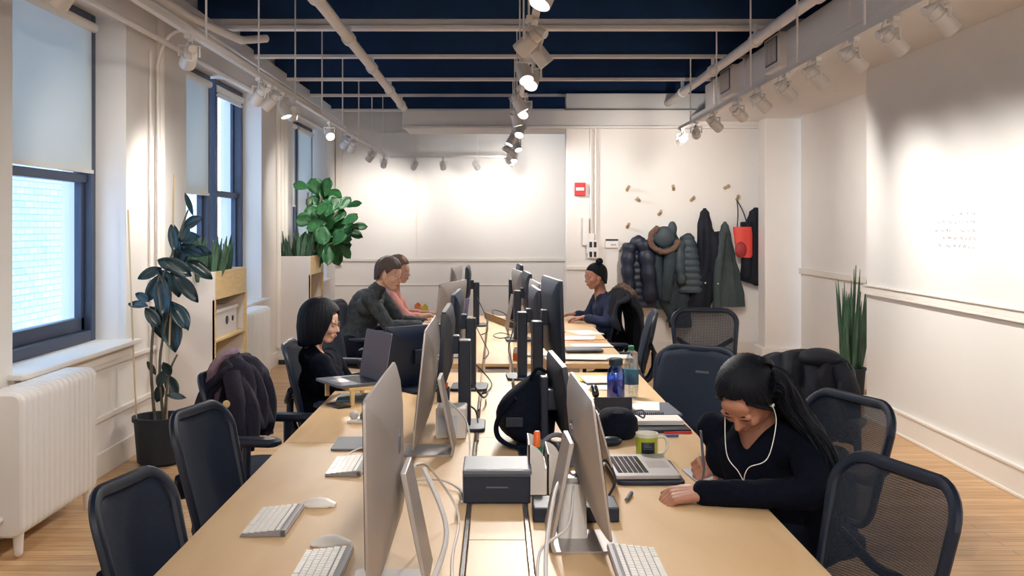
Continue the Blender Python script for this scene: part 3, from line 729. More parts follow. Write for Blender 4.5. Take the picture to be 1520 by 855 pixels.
putc(monitor(.40, .34, .18, col=False, tilt=R(5)), -.46, 5.60, PI-R(52), 'dark monitor facing the far tables, seen from behind beside the open laptop', 'monitor', GM)
putc(copy_tree(m0), .235, 9.6, R(3), 'farthest black monitor on the right', 'monitor', GM)

def keyboard():
    t = empty('keyboard')  # short side along X (front at -X), long along Y
    MB().prism([(-.065,0), (.065,0), (.065,.019), (.055,.0195), (-.065,.005)], -.14, .14, (V((0,0,0)), V((1,0,0)), V((0,0,1)), V((0,-1,0)))).build('keyboard_body', M['kbbody'], t, False, .001)
    MB().lathe([(.009,-.14), (.009,.14)], (.058,0,.0095), 14, (0,1,0)).build('battery_tube', M['alu2'], t)
    mb = MB()
    for r in range(6):
        n = 14
        for k in range(n):
            if r == 0 and 4 <= k <= 8:
                if k > 4: continue
                x = -.055+r*.019; mb.box((x, -.13+.019*4+.0095+.038, .0078+(x+.065)*.108), (.0155, .09, .003)); continue
            x = -.055+r*.0192; mb.box((x, -.13+.0193*k+.004, .0078+(x+.065)*.108), (.0158 if r < 5 else .01, .0158, .003))
    mb.build('keys', M['white'], t, False); return t
GK = 'white wireless keyboards'
kb = keyboard(); putc(kb, -.677, 3.06, 0, 'white keyboard in front of the near left screen, nearer the table edge', 'keyboard', GK)
kb2 = dup(kb, (-.553, 3.76, .741), 0, 'white keyboard beside the grey tablet at the second left computer', GK)
kb3 = dup(kb, (-.46, 2.64, .741), 0, 'white keyboard with a mouse at its end, cut by the bottom picture edge at left', GK)
kb4 = dup(kb, (.37, 2.66, .741), PI, 'white keyboard right of the near right computer, cut by the bottom edge', GK)
def mouse():
    t = empty('computer_mouse'); rings = []
    for i in range(9):
        s_ = i/8; x = -.056+.112*s_; hh = .024*math.sin(PI*min(.97, max(.03, s_)))**.6; ww = .028*math.sin(PI*min(.96, max(.04, s_)))**.35
        rings.append([V((x, ww*math.cos(2*PI*k/16), max(0, hh*math.sin(2*PI*k/16)+.004))) for k in range(16)])
    MB().loft(rings).build('mouse_shell', M['white'], t); MB().span((-.045,-.022,0), (.045,.022,.004)).build('mouse_base', M['alu2'], t, False, .001); return t
ms = mouse(); putc(ms, -.573, 3.24, 0, 'white computer mouse lying beyond the nearest-edge keyboard', 'mouse', 'white computer mice')
dup(ms, (-.468, 2.845, .741), .05, 'white computer mouse touching the end of the keyboard at bottom', 'white computer mice')

# laptops
def laptop(w=.33, d=.23, ang=R(105), mbase='alu2', keys=True):
    t = empty('laptop')   # user at +X, hinge at x=0
    MB().prism(rrect(d, w, .012, 3, d/2, 0), 0, .013).build('laptop_base', M[mbase], t, False, .001)
    mb = MB()
    if keys:
        for r in range(6):
            for k in range(13): mb.box((.025+r*.0185, -w/2+.045+k*.0193+.004, .0135), (.0155,.016,.002))
        mb.build('keys', M['blackgloss'], t, False)
        MB().span((.14,-.05,.0128), (.215,.05,.0137)).build('trackpad', M['alu'], t, False)
    mt = Matrix.Translation((0,0,.012)) @ Matrix.Rotation(-(ang-PI/2), 4, 'Y')
    lid = MB().prism(rrect(w, d, .012, 3, 0, d/2), -.006, 0, (V((0,0,0)), V((0,1,0)), V((0,0,1)), V((1,0,0)))).xf(mt).build('lid', M[mbase], t, False, .001)
    MB().span((.0005,-w/2+.008,.012), (.0015,w/2-.008,d-.008)).xf(mt).build('screen', M['screen'], lid, False)
    return t
la = laptop(); putc(la, .405, 3.68, R(2), 'open silver laptop with black keys in front of the writing woman', 'laptop', z=.757)
b_ = MB().prism(rrect(.235, .33, .02, 3), 0, .014).build('closed_laptop', M['black'], None, False, .002, loc=(.535, 3.66, .741)); tag(b_, 'closed black laptop lying under the open silver one', 'laptop')
st = thing('laptop_stand', 'small raised wooden stand under the open laptop of the woman with the bob', 'stand', (-.66, 5.30, .741), R(212))
MB().span((-.04,-.17,.07), (.2,.17,.085)).build('stand_top', M['ply'], st, False, .002)
for x in (-.03, .17):
    for y in (-.17, .155): MB().span((x, y, 0), (x+.02, y+.015, .07)).build('leg', M['ply'], st, False)
l2 = laptop(.31, .25, R(100), 'graybk', True)
for q_ in l2.children:
    for z_ in q_.children: z_.data.materials[0] = mat('matt_grey_screen', (112,106,116), .75)
putc(l2, -.66, 5.30, R(212), 'open grey laptop raised on a stand before the woman with the bob', 'laptop', z=.828)
l3 = laptop(.33, .22, R(100), 'alu2', True); putc(l3, .30, 8.45, R(40), 'silver laptop on the far right table with its lid up', 'laptop')
blu = mat('lilac_lid', (110,118,178), .4)
M['lilac'] = blu
l4 = laptop(.33, .22, R(100), 'lilac', True); putc(l4, -.36, 8.0, R(180-40), 'open laptop with a lilac blue lid on the far left table', 'laptop')
l4.location.z = .83
o = MB().span((-.12,-.17,0), (.12,.17,.085)).build('cardboard_box', M['ply'], None, False, .003, loc=(-.40, 8.0, .741)); o.rotation_euler = (0,0,R(-40)); tag(o, 'flat plywood coloured box lifting the lilac laptop', 'box')
# ================================================================== DESK ITEMS
def simple(name, mb, m, loc, rz, label, cat, group=None, bevel=.002, smooth=False):
    o = mb.build(name, m, None, smooth, bevel, loc=loc); o.rotation_euler = (0,0,rz); return tag(o, label, cat, group)
# black scanner box on the centre strip
t = thing('black_box', 'shiny black box with a grey top standing on the centre strip', 'box', (0, 3.37, .741))
MB().span((-.108,-.1,.0), (.108,.1,.092)).build('box_body', M['black'], t, False, .004)
MB().span((-.112,-.104,.092), (.112,.104,.108)).build('lid', M['graybk'], t, False, .004)
MB().span((-.10,-.092,.107), (.10,.092,.109)).build('top_panel', M['graybk'], t, False)
MB().span((-.035,-.102,.05), (.035,-.0995,.054)).build('logo_strip', M['graybk'], t, False)
MB().span((-.112,-.09,.0), (-.107,.1,.1)).build('side_trim', M['graybk'], t, False)
# metal rails of the cable channel
for s_, lab in ((-1, 'aluminium rail left of the near centre strip'), (1, 'aluminium rail right of the near centre strip')):
    simple('edge_rail', MB().span((-.005,0,0), (.005,2.3,.004)), M['chrome'], (s_*.09, 1.9, .738), 0, lab, 'rail', 'rails beside the centre strip', 0)
# grey hub
t = thing('network_hub', 'grey network box with cables below the black column stands at right', 'device', (.115, 5.12, .741))
MB().span((-.065,-.09,0), (.065,.09,.035)).build('hub_body', M['graybk'], t, False, .006)
MB().box((-.01,-.03,.036), (.035,.03,.002)).build('sticker', M['paper'], t, False)
simple('blue_card', MB().box((0,0,0), (.08,.05,.012)), M['cyan'], (.15, 4.72, .748), .3, 'bright blue card behind the black backpack', 'card')
# backpack
t = thing('backpack', 'slumped black backpack on the table in front of the column stands', 'backpack', (.135, 4.22, .741))
mb = MB(); rings = []
rnd = random.Random(4)
for (z, cx, rx, ry) in ((.0,.02,.07,.10), (.02,.0,.10,.13), (.07,-.02,.125,.15), (.13,-.03,.125,.15), (.18,-.015,.11,.13), (.22,.01,.085,.10), (.26,.03,.05,.07), (.285,.04,.025,.04), (.295,.042,.01,.015)):
    ring = []
    for k in range(28):
        a = 2*PI*k/28; f = 1+.09*math.sin(3*a+z*14)+.05*math.sin(7*a-z*30)
        ring.append(V((cx+rx*f*math.cos(a), ry*f*math.sin(a), z)))
    rings.append(ring)
mb.loft(rings); mb.build('bag_body', M['blackcloth'], t, sub=1)
MB().tube(arc([(-.06,-.13,.20), (-.13,-.13,.12), (-.13,-.12,.04), (-.05,-.17,.01), (.05,-.16,.03)], 6), .012, 8, True, .4).build('strap', M['blackcloth'], t)
MB().tube(arc([(.0,-.05,.26), (.03,-.06,.31), (.07,-.02,.29)], 6), .008, 8).build('grab_handle', M['blackcloth'], t)
MB().span((-.10,-.168,.09), (-.03,-.160,.13)).build('front_patch', M['black'], t, False, .003)
# file holders
def holder(x, y, label, h=.17):
    t = thing('file_holder', label, 'file holder', (x, y, .741), 0, 'white file holders')
    pl = [(0,0), (0,h)]+[(.055*math.sin(PI/2*i/6), h-.075*(1-math.cos(PI/2*i/6))) for i in range(1,7)]+[(.06,0)]
    for q in (0, .19): MB().prism([(a, b_) for a, b_ in pl], 0, .004, (V((0,q,0)), V((1,0,0)), V((0,0,1)), V((0,1,0)))).build('side_panel', M['lam'], t, False)
    MB().span((0,0,0), (.004,.19,h)).span((.056,.004,0), (.06,.19,h-.08)).span((0,0,0), (.06,.19,.004)).build('holder_shell', M['lam'], t, False)
    return t
holder(.105, 3.36, 'taller white file holder right of the black box')
holder(.168, 3.36, 'lower white file holder beside the taller one', .14)
for (x, y, z1, mm, lab) in ((.135, 3.42, .195, 'orange', 'orange marker standing in the white file holder'), (.142, 3.46, .16, 'green', 'green marker below the orange one in the file holder'), (.20, 3.42, .10, 'red', 'red marker low in the second file holder')):
    t = thing('marker', lab, 'marker', (x, y, .75), 0, 'markers in the file holder')
    MB().lathe([(.010,0), (.010,z1-.05), (.0085,z1-.05)], n=14).build('barrel', M['green' if mm == 'orange' else mm], t)
    MB().lathe([(.0115,z1-.052), (.0115,z1-.005), (.008,z1)], n=14).build('marker_cap', M[mm], t)
# clutter behind holder: headset
simple('headphones', MB().tube(arc([(-.06,0,.03), (-.05,0,.12), (0,0,.15), (.05,0,.12), (.06,0,.03)], 6), .009, 8), M['graybk'], (.21, 3.62, .741), .3, 'grey headphones behind the white file holders', 'headphones', None, 0, True)
# white charging box + black flat box
t = thing('white_box', 'white desk box with plugs on top in front of the near right computer', 'box', (.215, 2.93, .741))
mb = MB(); mb.loft([[V((a, b_, z)) for a, b_ in rrect(w_, .09, .008, 2)] for (w_, z) in ((.085,0), (.078,.16))]); mb.build('box_body', M['white'], t, False)
MB().span((-.02,-.03,.16), (.02,.01,.175)).span((.0,.0,.16), (.03,.035,.18)).build('plug', M['alu2'], t, False, .002)
simple('black_case', MB().span((-.13,-.07,0), (.13,.07,.045)), M['black'], (.24, 3.13, .741), 0, 'flat black case lying behind the white desk box', 'case', None, .004)
simple('marker_pen', MB().tube([(0,-.045,.007), (0,.045,.007)], [.006,.007], 10), M['graybk'], (.434, 3.33, .741), R(-18), 'short grey pen lying on the bare table before the laptop', 'pen', None, 0, True)
# mug
t = thing('mug', 'lime green mug with a dark label and white rim, beside the laptop', 'mug', on(960, 680)+V((0,0,.001)))
mp = [(.036,0), (.042,.006), (.043,.09), (.040,.098), (.037,.098), (.037,.012), (.001,.010)]
MB().lathe([(.036,0), (.0415,.006), (.0425,.085), (.0425,.092), (.0385,.092), (.038,.012), (.001,.010)], n=32).build('cup', M['lime'], t)
MB().lathe([(.0427,.084), (.0432,.098), (.0385,.098), (.0382,.02), (.0387,.02), (.0387,.0835)], n=32).build('rim', M['ceramic'], t)
MB().tube(arc([(.04,0,.08), (.07,0,.08), (.08,0,.05), (.065,0,.022), (.04,0,.018)], 6), .006, 10).build('handle', M['ceramic'], t)
mb = MB(); vs = []
for k in range(9):
    a = R(-90-36+9*k)
    for z in (.025, .067): vs.append(V((.0433*math.cos(a), .0433*math.sin(a), z)))
mb.add(vs, [(2*k, 2*k+2, 2*k+3, 2*k+1) for k in range(8)]); mb.build('mug_label', M['label'], t, solid=.0006)
mb = MB()
for zz, (a0, a1) in ((.050, (-112, -70)), (.043, (-115, -66))):
    for a in range(a0, a1, 7): mb.tube([V((.0445*math.cos(R(q)), .0445*math.sin(R(q)), zz)) for q in (a, a+5)], .0008, 4)
mb.build('mug_print', M['alu2'], t)
# bottles
t = thing('blue_bottle', 'transparent blue plastic drinking bottle with dark cap', 'bottle', on(914, 596)+V((0,0,.001)))
MB().lathe([(.04,0), (.045,.01), (.045,.13), (.042,.155), (.03,.175), (.027,.185)], n=28).build('bottle_body', M['bluebottle'], t)
MB().lathe([(.040,.003), (.040,.11), (.001,.112)], n=24).build('water', mat('blue_water', (38,88,170), .3), t)
MB().lathe([(.030,.183), (.036,.188), (.036,.215), (.03,.222)], n=24).build('bottle_cap', M['label'], t)
t = thing('water_bottle', 'clear plastic water bottle with green cap and blue label', 'bottle', on(937, 590)+V((0,0,.001)))
MB().lathe([(.032,0), (.038,.012), (.035,.03), (.038,.05), (.038,.17), (.034,.19), (.014,.235), (.013,.25)], n=28).build('bottle_body', M['clear'], t)
lbm = mat('bottle_label', (26,58,110), .4, rgb2=(60,130,140), scale=14)
MB().lathe([(.0385,.07), (.0387,.071), (.0387,.15), (.0385,.151)], n=28).build('bottle_wrapper', lbm, t)
MB().lathe([(.015,.247), (.0155,.25), (.0155,.268), (.013,.271)], n=20).build('bottle_cap', M['green'], t)
# phone and pouch
t = thing('desk_telephone', 'black desk telephone behind the near right screen', 'telephone', (.56, 4.95, .741))
MB().prism([(-.09,0), (.09,0), (.09,.03), (-.09,.075)], -.09, .09, (V((0,0,0)), V((0,1,0)), V((0,0,1)), V((1,0,0)))).build('phone_body', M['black'], t, False, .005)
MB().tube(arc([(-.085,-.08,.085), (-.085,0,.105), (-.085,.08,.085)], 5), .017, 10).build('handset', M['blackgloss'], t)
kk = MB()
for i in range(3):
    for j in range(4): kk.box((-.02+.025*i, -.05+.025*j, .047-.006*j+.01), (.016,.014,.006))
kk.build('keypad', M['graybk'], t, False)
t = thing('black_pouch', 'soft black pouch with a cable, between telephone and mug', 'pouch', on(918, 652)+V((0,.06,.001)))
MB().loft([[V((rx*math.cos(2*PI*k/20)*(1+.06*math.sin(5*k)), ry*math.sin(2*PI*k/20), z)) for k in range(20)] for (z, rx, ry) in ((0,.07,.09), (.03,.088,.11), (.08,.085,.105), (.11,.06,.08), (.12,.02,.03))]).build('pouch_body', M['blackcloth'], t)
MB().tube(arc([(.06,.0,.10), (.11,0,.11), (.12,.04,.07), (.07,.06,.10)], 6), .004, 6).build('cord_loop', M['graybk'], t)
simple('black_mouse', MB().ell((0,0,.018), (.055,.032,.02)), M['black'], tuple(on(905, 662)+V((0,0,.001))), .3, 'black computer mouse beside the black pouch', 'mouse', None, 0, True)
# notebooks
p = on(968, 612); simple('grey_folder', MB().span((-.12,-.16,0), (.12,.16,.01)), M['graybk'], (p.x, p.y+.05, .741), .05, 'grey folder under the papers by the right table edge', 'folder')
p = on(955, 609); simple('paper_sheet', MB().span((-.085,-.12,0), (.085,.12,.002)), M['paper'], (p.x, p.y+.05, .752), -.15, 'white sheet of paper on the grey folder', 'paper', None, 0)
p = on(978, 637); t = thing('spiral_notebook', 'closed cream notebook with dark spiral binding, beyond the mug', 'notebook', (p.x, p.y+.07, .757), .03)
MB().span((-.10,-.07,0), (.11,.07,.02)).build('pages', M['paper'], t, False, .002)
sp_ = MB()
for i in range(16): sp_.tube([(-.09+.009*i, .065, .018), (-.09+.009*i, .075, .03), (-.09+.009*i, .085, .02)], .002, 5)
sp_.build('spiral', M['black'], t)
p = on(985, 643); simple('black_book', MB().span((-.11,-.06,0), (.11,.07,.014)), M['black'], (p.x+.01, p.y+.06, .741), .03, 'thin black book under the cream spiral notebook', 'book')
for (px, py, mm, rz, lab) in ((1012, 643, 'red', .1, 'red pen at the table edge beside the black book'), (992, 648, 'blue', .0, 'blue pen in front of the black book')):
    p = on(px, py); simple('pen', MB().tube([(-.06,0,.006), (.06,0,.006)], .005, 8), M[mm], (p.x-.02, p.y-.02, .741), rz, lab, 'pen', 'pens on the right table', 0, True)
p = on(1068, 716); simple('writing_pad', MB().span((-.09,-.13,0), (.11,.12,.006)), mat('pad_paper', (190,196,210), .8), (p.x, p.y+.06, .741), .1, 'pale writing pad under the hands of the writing woman', 'notepad')
# papers on the right far table
rnd = random.Random(2)
for i, (px, py, w_, d_, rz, lab) in enumerate(((868, 494, .22, .34, .3, 'loose sheet on the far right table, topmost in view'), (860, 503, .24, .3, -.2, 'loose sheet with grey print on the far right table'), (878, 514, .3, .2, .1, 'wide sheet beside the dark notebook on the far right table'), (892, 531, .42, .2, 0, 'white sheet at the near corner of the far right table'), (868, 533, .3, .22, -.1, 'white sheet left of the corner one on the far right table'))):
    p = on(px, py); simple('paper_sheet', MB().span((-w_/2,-d_/2,0), (w_/2,d_/2,.002)), M['paper'], (p.x, min(max(p.y, 6.75), 9.8), .7415+.0022*i), rz, lab, 'paper', 'papers on the far right table', 0)
p = on(868, 522); simple('dark_notebook', MB().span((-.14,-.1,0), (.12,.1,.012)), M['graybk'], (p.x, p.y, .753), .05, 'dark grey notebook among the papers on the far right table', 'notebook')
p = on(866, 508); simple('orange_ruler', MB().span((-.19,-.012,0), (.19,.012,.004)), M['orange'], (p.x, p.y, .756), .12, 'orange strip lying across the papers on the far right table', 'ruler', None, 0)
p = on(872, 563); simple('yellow_pad', MB().span((-.13,-.1,0), (.13,.1,.01)), M['yellow'], (p.x, p.y, .741), .3, 'yellow note pad at the back of the bottle table', 'notepad')
p = on(866, 574); simple('paper_sheet', MB().span((-.2,-.1,0), (.2,.1,.002)), M['paper'], (p.x, p.y-.02, .7415), -.05, 'white sheet in front of the yellow note pad', 'paper', None, 0)
p = on(893, 567); simple('cream_booklet', MB().span((-.11,-.13,0), (.11,.13,.006)), M['lam'], (p.x, p.y, .752), .1, 'cream booklet half over the yellow note pad', 'booklet')
# correction bottles, orange/white
for (px, lab) in ((766, 'small white and orange glue bottle left of the column stands'), (819, 'small white and orange glue bottle behind the biggest monitor')):
    t = thing('glue_bottle', lab, 'bottle', (on(px, 536).x, 6.75, .741), 0, 'orange glue bottles')
    MB().lathe([(.02,0), (.02,.05)], n=14).build('bottle_body', M['orange'], t); MB().lathe([(.02,.05), (.019,.07), (.008,.09)], n=14).build('bottle_top', M['white'], t)
# left desk items
p = on(520, 660); simple('tablet', MB().prism(rrect(.17, .24, .012, 3), 0, .008), M['graybk'], (p.x+.02, p.y, .741), .02, 'dark grey tablet lying beyond the second keyboard', 'tablet')
p = on(532, 626); t = thing('charger', 'small white charger with a dark side on the left table', 'charger', (p.x, p.y, .741))
MB().span((-.045,-.05,0), (.045,.05,.014)).build('charger_tray', M['white'], t, False, .003); MB().span((.01,-.03,.014), (.045,.03,.04)).build('charger_block', M['graybk'], t, False, .004); MB().ell((-.02,0,.03), (.022,.028,.02)).build('cable_knot', M['cablew'], t)
p = on(524, 592); simple('blue_book', MB().span((-.08,-.11,0), (.08,.11,.012)), mat('teal_cover', (52,96,120), .5), (p.x, p.y, .741), .1, 'slim teal book in front of the woman with the bob', 'book')
p = on(508, 597); simple('phone', MB().prism(rrect(.075,.145,.01,3), 0, .008), M['blackgloss'], (p.x, p.y-.12, .741), .6, 'black phone at the table edge by the teal book', 'phone')
for (x, y, lab) in ((-.70, 8.75, 'stack of printed sheets on the far left table before the man'), (-.56, 8.6, 'printed sheet overlapping the stack before the man')):
    simple('paper_sheet', MB().span((-.12,-.15,0), (.12,.15,.008)), M['paper'], (x, y, .741+(.009 if x > -.6 else 0)), .1, lab, 'paper', 'papers before the man', 0)
t = thing('small_plant', 'tiny green desk plant on the far left table', 'plant', (-.73, 7.3, .741))
MB().lathe([(.03,0), (.038,.05)], n=16).build('pot', M['pot'], t)
for k in range(12):
    a = k*2.4; mb = MB(); leaf_mesh(mb, (0,0,.045), (math.cos(a), math.sin(a), .9), .07, .025, (0,0,1), .2, .1); mb.build('leaf', M['leafgreen'], t, solid=.001)
# pencil cup
t = thing('pencil_cup', 'small dark pencil cup with green and orange tips behind the left screens', 'pencil cup', (-.275, 5.16, .741))
MB().lathe([(.032,0), (.034,.075), (.031,.075), (.03,.01)], n=18).build('cup', M['label'], t)
for (x, y, mm) in ((-.012,.01,'green'), (.012,-.008,'orange'), (.0,.015,'red')): MB().tube([(x,y,.02), (x*1.6,y*1.6,.1)], .006, 6).build('pencil', M[mm], t)
for (px, mm, lab) in ((622, 'orange', 'pink and orange drink carton on the far left table'), (633, 'yellow', 'yellow drink carton beside the pink one')):
    t = thing('drink_carton', lab, 'carton', (on(px, 468).x, 10.0-(.12 if mm == 'yellow' else 0), .741), .3, 'drink cartons on the far left table')
    MB().span((-.03,-.03,0), (.03,.03,.11)).build('carton_body', M[mm] if mm == 'yellow' else mat('pink_card', (232,160,130), .6), t, False, .002)
    MB().prism([(-.03,.11), (.03,.11), (0,.14)], -.03, .03, (V((0,0,0)), V((1,0,0)), V((0,0,1)), V((0,1,0)))).build('carton_top', M['yellow' if mm == 'yellow' else 'orange'], t, False)
# white wipes box on the left centre
t = thing('white_dock', 'white plastic box with papers behind the second silver computer', 'box', (-.20, 4.33, .741))
MB().span((-.06,-.07,0), (.07,.07,.13)).build('box_body', M['white'], t, False, .006); MB().span((-.05,-.075,.02), (.03,-.071,.1)).build('paper_front', mat('pale_blue_paper', (214,222,238), .7), t, False)
t = thing('wooden_shelf_strip', 'narrow brown wooden board leaning across the far centre strip', 'board', (.02, 9.3, .741), R(14))
MB().span((-.012,-.55,.0), (.012,.55,.06)).build('board_body', M['wood_peg'], t, False, .002)
# cables --------------------------------------------------------------
cab = [
 ('cablew', .007, [(-.20,2.75,.98), (-.13,2.6,.85), (-.17,2.3,.76), (-.13,2.0,.745)], 'white cable hanging behind the nearest left computer'),
 ('cablew', .004, [(-.22,2.7,1.0), (-.20,3.0,.92), (-.12,3.1,.76), (-.12,2.7,.745), (-.10,2.3,.745)], 'thin white cable looping to the centre strip at left'),
 ('cablew', .004, [(-.20,4.1,.93), (-.12,4.0,.86), (-.10,3.7,.76), (-.11,3.45,.745)], 'white cable from the second silver computer down to the strip'),
 ('cablew', .004, [(-.30,3.55,.745), (-.2,3.5,.76), (-.13,3.42,.75), (-.115,3.28,.745)], 'white cable curving past the black box on the left'),
 ('cablew', .006, [(.20,2.93,.92), (.16,2.8,.9), (.12,2.5,.80), (.13,2.2,.745)], 'thick white cable arching from the near right computer'),
 ('cablew', .004, [(.22,2.9,.9), (.19,2.7,.84), (.11,2.6,.80), (.10,2.4,.745)], 'second white cable beside the thick one at right'),
 ('black', .004, [(-.15,4.5,.85), (-.10,4.6,.80), (-.085,4.5,.745), (-.08,4.2,.745)], 'black cable from the near left column stand'),
 ('black', .005, [(-.17,5.0,1.0), (-.12,4.9,.88), (-.07,4.95,.80), (-.05,5.2,.78), (-.085,5.3,.75), (-.09,4.9,.745)], 'black cable looping over the centre strip at left'),
 ('black', .004, [(-.16,5.65,.9), (-.08,5.8,.8), (-.03,5.6,.76), (-.07,5.4,.745), (-.10,5.7,.745)], 'thin black cable loop farther along the left row'),
 ('black', .004, [(-.18,7.4,.95), (-.1,7.2,.82), (-.06,7.0,.76), (-.09,6.8,.745)], 'black cable dropping from the far left computer'),
 ('black', .004, [(-.18,9.0,1.0), (-.1,8.8,.85), (-.08,8.5,.76), (-.13,8.3,.745)], 'black cable from the farthest left monitor'),
 ('black', .005, [(.13,7.2,.95), (.08,7.0,.80), (.09,6.7,.76), (.11,6.2,.69), (.09,5.9,.75), (.10,5.3,.78)], 'black cable running along the right column stands'),
 ('black', .004, [(.10,8.0,.76), (.02,7.9,.76), (-.03,8.1,.76), (.03,8.3,.76), (.12,8.1,.76)], 'black cable coil on the far centre strip'),
 ('black', .004, [(.05,9.6,.76), (-.03,9.5,.80), (-.04,9.7,.83), (.05,9.8,.80), (.12,9.6,.76)], 'black cable bundle at the far end of the centre strip'),
 ('black', .004, [(.30,4.5,.80), (.40,4.4,.86), (.47,4.5,.80), (.5,4.7,.75)], 'black cable over the table behind the low monitor'),
 ('black', .0045, [(.36,3.3,.75), (.40,3.42,.78), (.39,3.6,.80), (.37,3.75,.76), (.36,3.9,.745)], 'dark cable bunch at the hinge of the silver laptop'),
 ('cablew', .003, [(-.58,3.82,.75), (-.57,3.95,.755), (-.53,4.03,.757), (-.48,4.04,.756)], 'short white cable from the second keyboard to the tablet'),
]
for mm, r, pts, lab in cab:
    o = MB().tube(arc(pts, 8), r, 7).build('cable', M[mm]); tag(o, lab, 'cable', 'loose cables on the tables')
# ================================================================== PEOPLE
def hand(mb, wrist, d, nrm, side, curl=.5, S=1.0, thumb_in=.6):
    """wrist point, direction to the fingers, normal = back of the hand, side +1: thumb on d x nrm side"""
    wrist = V(wrist); d = V(d).normalized(); nrm = V(nrm); nrm = (nrm-d*nrm.dot(d)).normalized(); s_ = d.cross(nrm)*side
    k = S
    for j, off in enumerate((.028, .010, -.010, -.027)):
        mb.cap(wrist+s_*off*.55*k, wrist+d*.082*k+s_*off*k, .015*k, .0125*k, 10)
    Ls = (.072, .08, .075, .058)
    for j, off in enumerate((.028, .0095, -.0095, -.0275)):
        p = wrist+d*.082*k+s_*off*k; dd = d.copy(); L = Ls[j]*k
        c = curl*(1+.12*j)
        for seg, (fr, r0, r1) in enumerate(((.45,.0095,.0088), (.32,.0088,.0080), (.23,.0080,.0068))):
            ax = s_*side
            q = Quaternion(d.cross(-nrm).normalized(), c*(.9 if seg == 0 else 1.05)); dd = q @ dd
            e = p+dd*L*fr; mb.cap(p, e, r0*k, r1*k, 9); p = e
    # thumb leaves the side of the palm near its base
    p = wrist+d*.022*k+s_*.026*k; t1 = (d*.75+s_*.75-nrm*.25).normalized(); e = p+t1*.042*k
    mb.cap(p, e, .0145*k, .0115*k, 10)
    t2 = (d*1.0+s_*(.25-thumb_in*.5)-nrm*.45*thumb_in).normalized(); e2 = e+t2*.032*k; mb.cap(e, e2, .0105*k, .009*k, 10)
    e3 = e2+(t2-nrm*.25).normalized()*.024*k; mb.cap(e2, e3, .009*k, .0072*k, 10)
def frame(f, up=(0,0,1)):
    f = V(f).normalized(); l = V(up).cross(f).normalized(); u = f.cross(l)
    return Matrix((f, l, u)).transposed().to_4x4()
def head_prims(m, k=1.0, fem=True):
    mb = MB()
    mb.ell((-.012,0,.033), (.094,.074,.086)); mb.ell((.026,0,-.018), (.062,.063,.085))
    mb.ell((.052,0,-.084), (.026,.026 if fem else .032,.022))
    for s_ in (-1, 1):
        mb.cap((.0,s_*.053,-.05), (.048,s_*.018,-.088), .019, .018); mb.ell((.060,s_*.034,-.026), (.024,.024,.026))
        mb.ell((-.006,s_*.075,-.012), (.017,.008,.030)); mb.ell((.085,s_*.010,-.033), (.010,.008,.008))
        mb.cap((.080,s_*.045,.018), (.084,s_*.016,.016), .009, .009)
    mb.cap((.084,0,.006), (.101,0,-.029), .008, .0115); mb.ell((.068,0,.04), (.022,.05,.035)); mb.ell((.078,0,-.06), (.012,.026,.017))
    mb.v = [p*k for p in mb.v]; return mb.xf(m)
def hair_cap(m, low, k=1.0, thick=.016, part=0, wave=0.0, n=40, rows=18, flare=None, top=.0, taper=0, strand=.010):
    n = 132
    """shell from the crown down to low(a) ; a=0 front, +-pi back"""
    vs = []; fs = []
    for i in range(rows+1):
        t = i/rows
        for j in range(n):
            a = -PI+2*PI*j/n; zl = low(a)
            th = thick*(1-taper*t**2); rx = .094+th; ry = .076+th; c = (-.014, 0, .034); rz = .088+thick+top
            z = c[2]+rz-(c[2]+rz-zl)*t**1.15
            zz = (z-c[2])/rz
            if zz >= 0: s_ = math.sqrt(max(0, 1-zz*zz))
            else: s_ = 1+ (flare(a, z) if flare else -.12*min(1, -zz)**2)
            w = 1+wave*math.sin(a*9+z*20)*s_+strand*min(1, t*4)*(math.sin(a*31+z*9)+.6*math.sin(a*47-z*14))
            vs.append(V((c[0]+rx*s_*math.cos(a)*w, ry*s_*math.sin(a)*w, z)))
    for i in range(rows):
        for j in range(n): fs.append((i*n+j, (i+1)*n+j, (i+1)*n+(j+1) % n, i*n+(j+1) % n))
    mb = MB(); mb.add([p*k for p in vs], fs); return mb.xf(m)
def lerp(a, b, t): return a+(b-a)*t
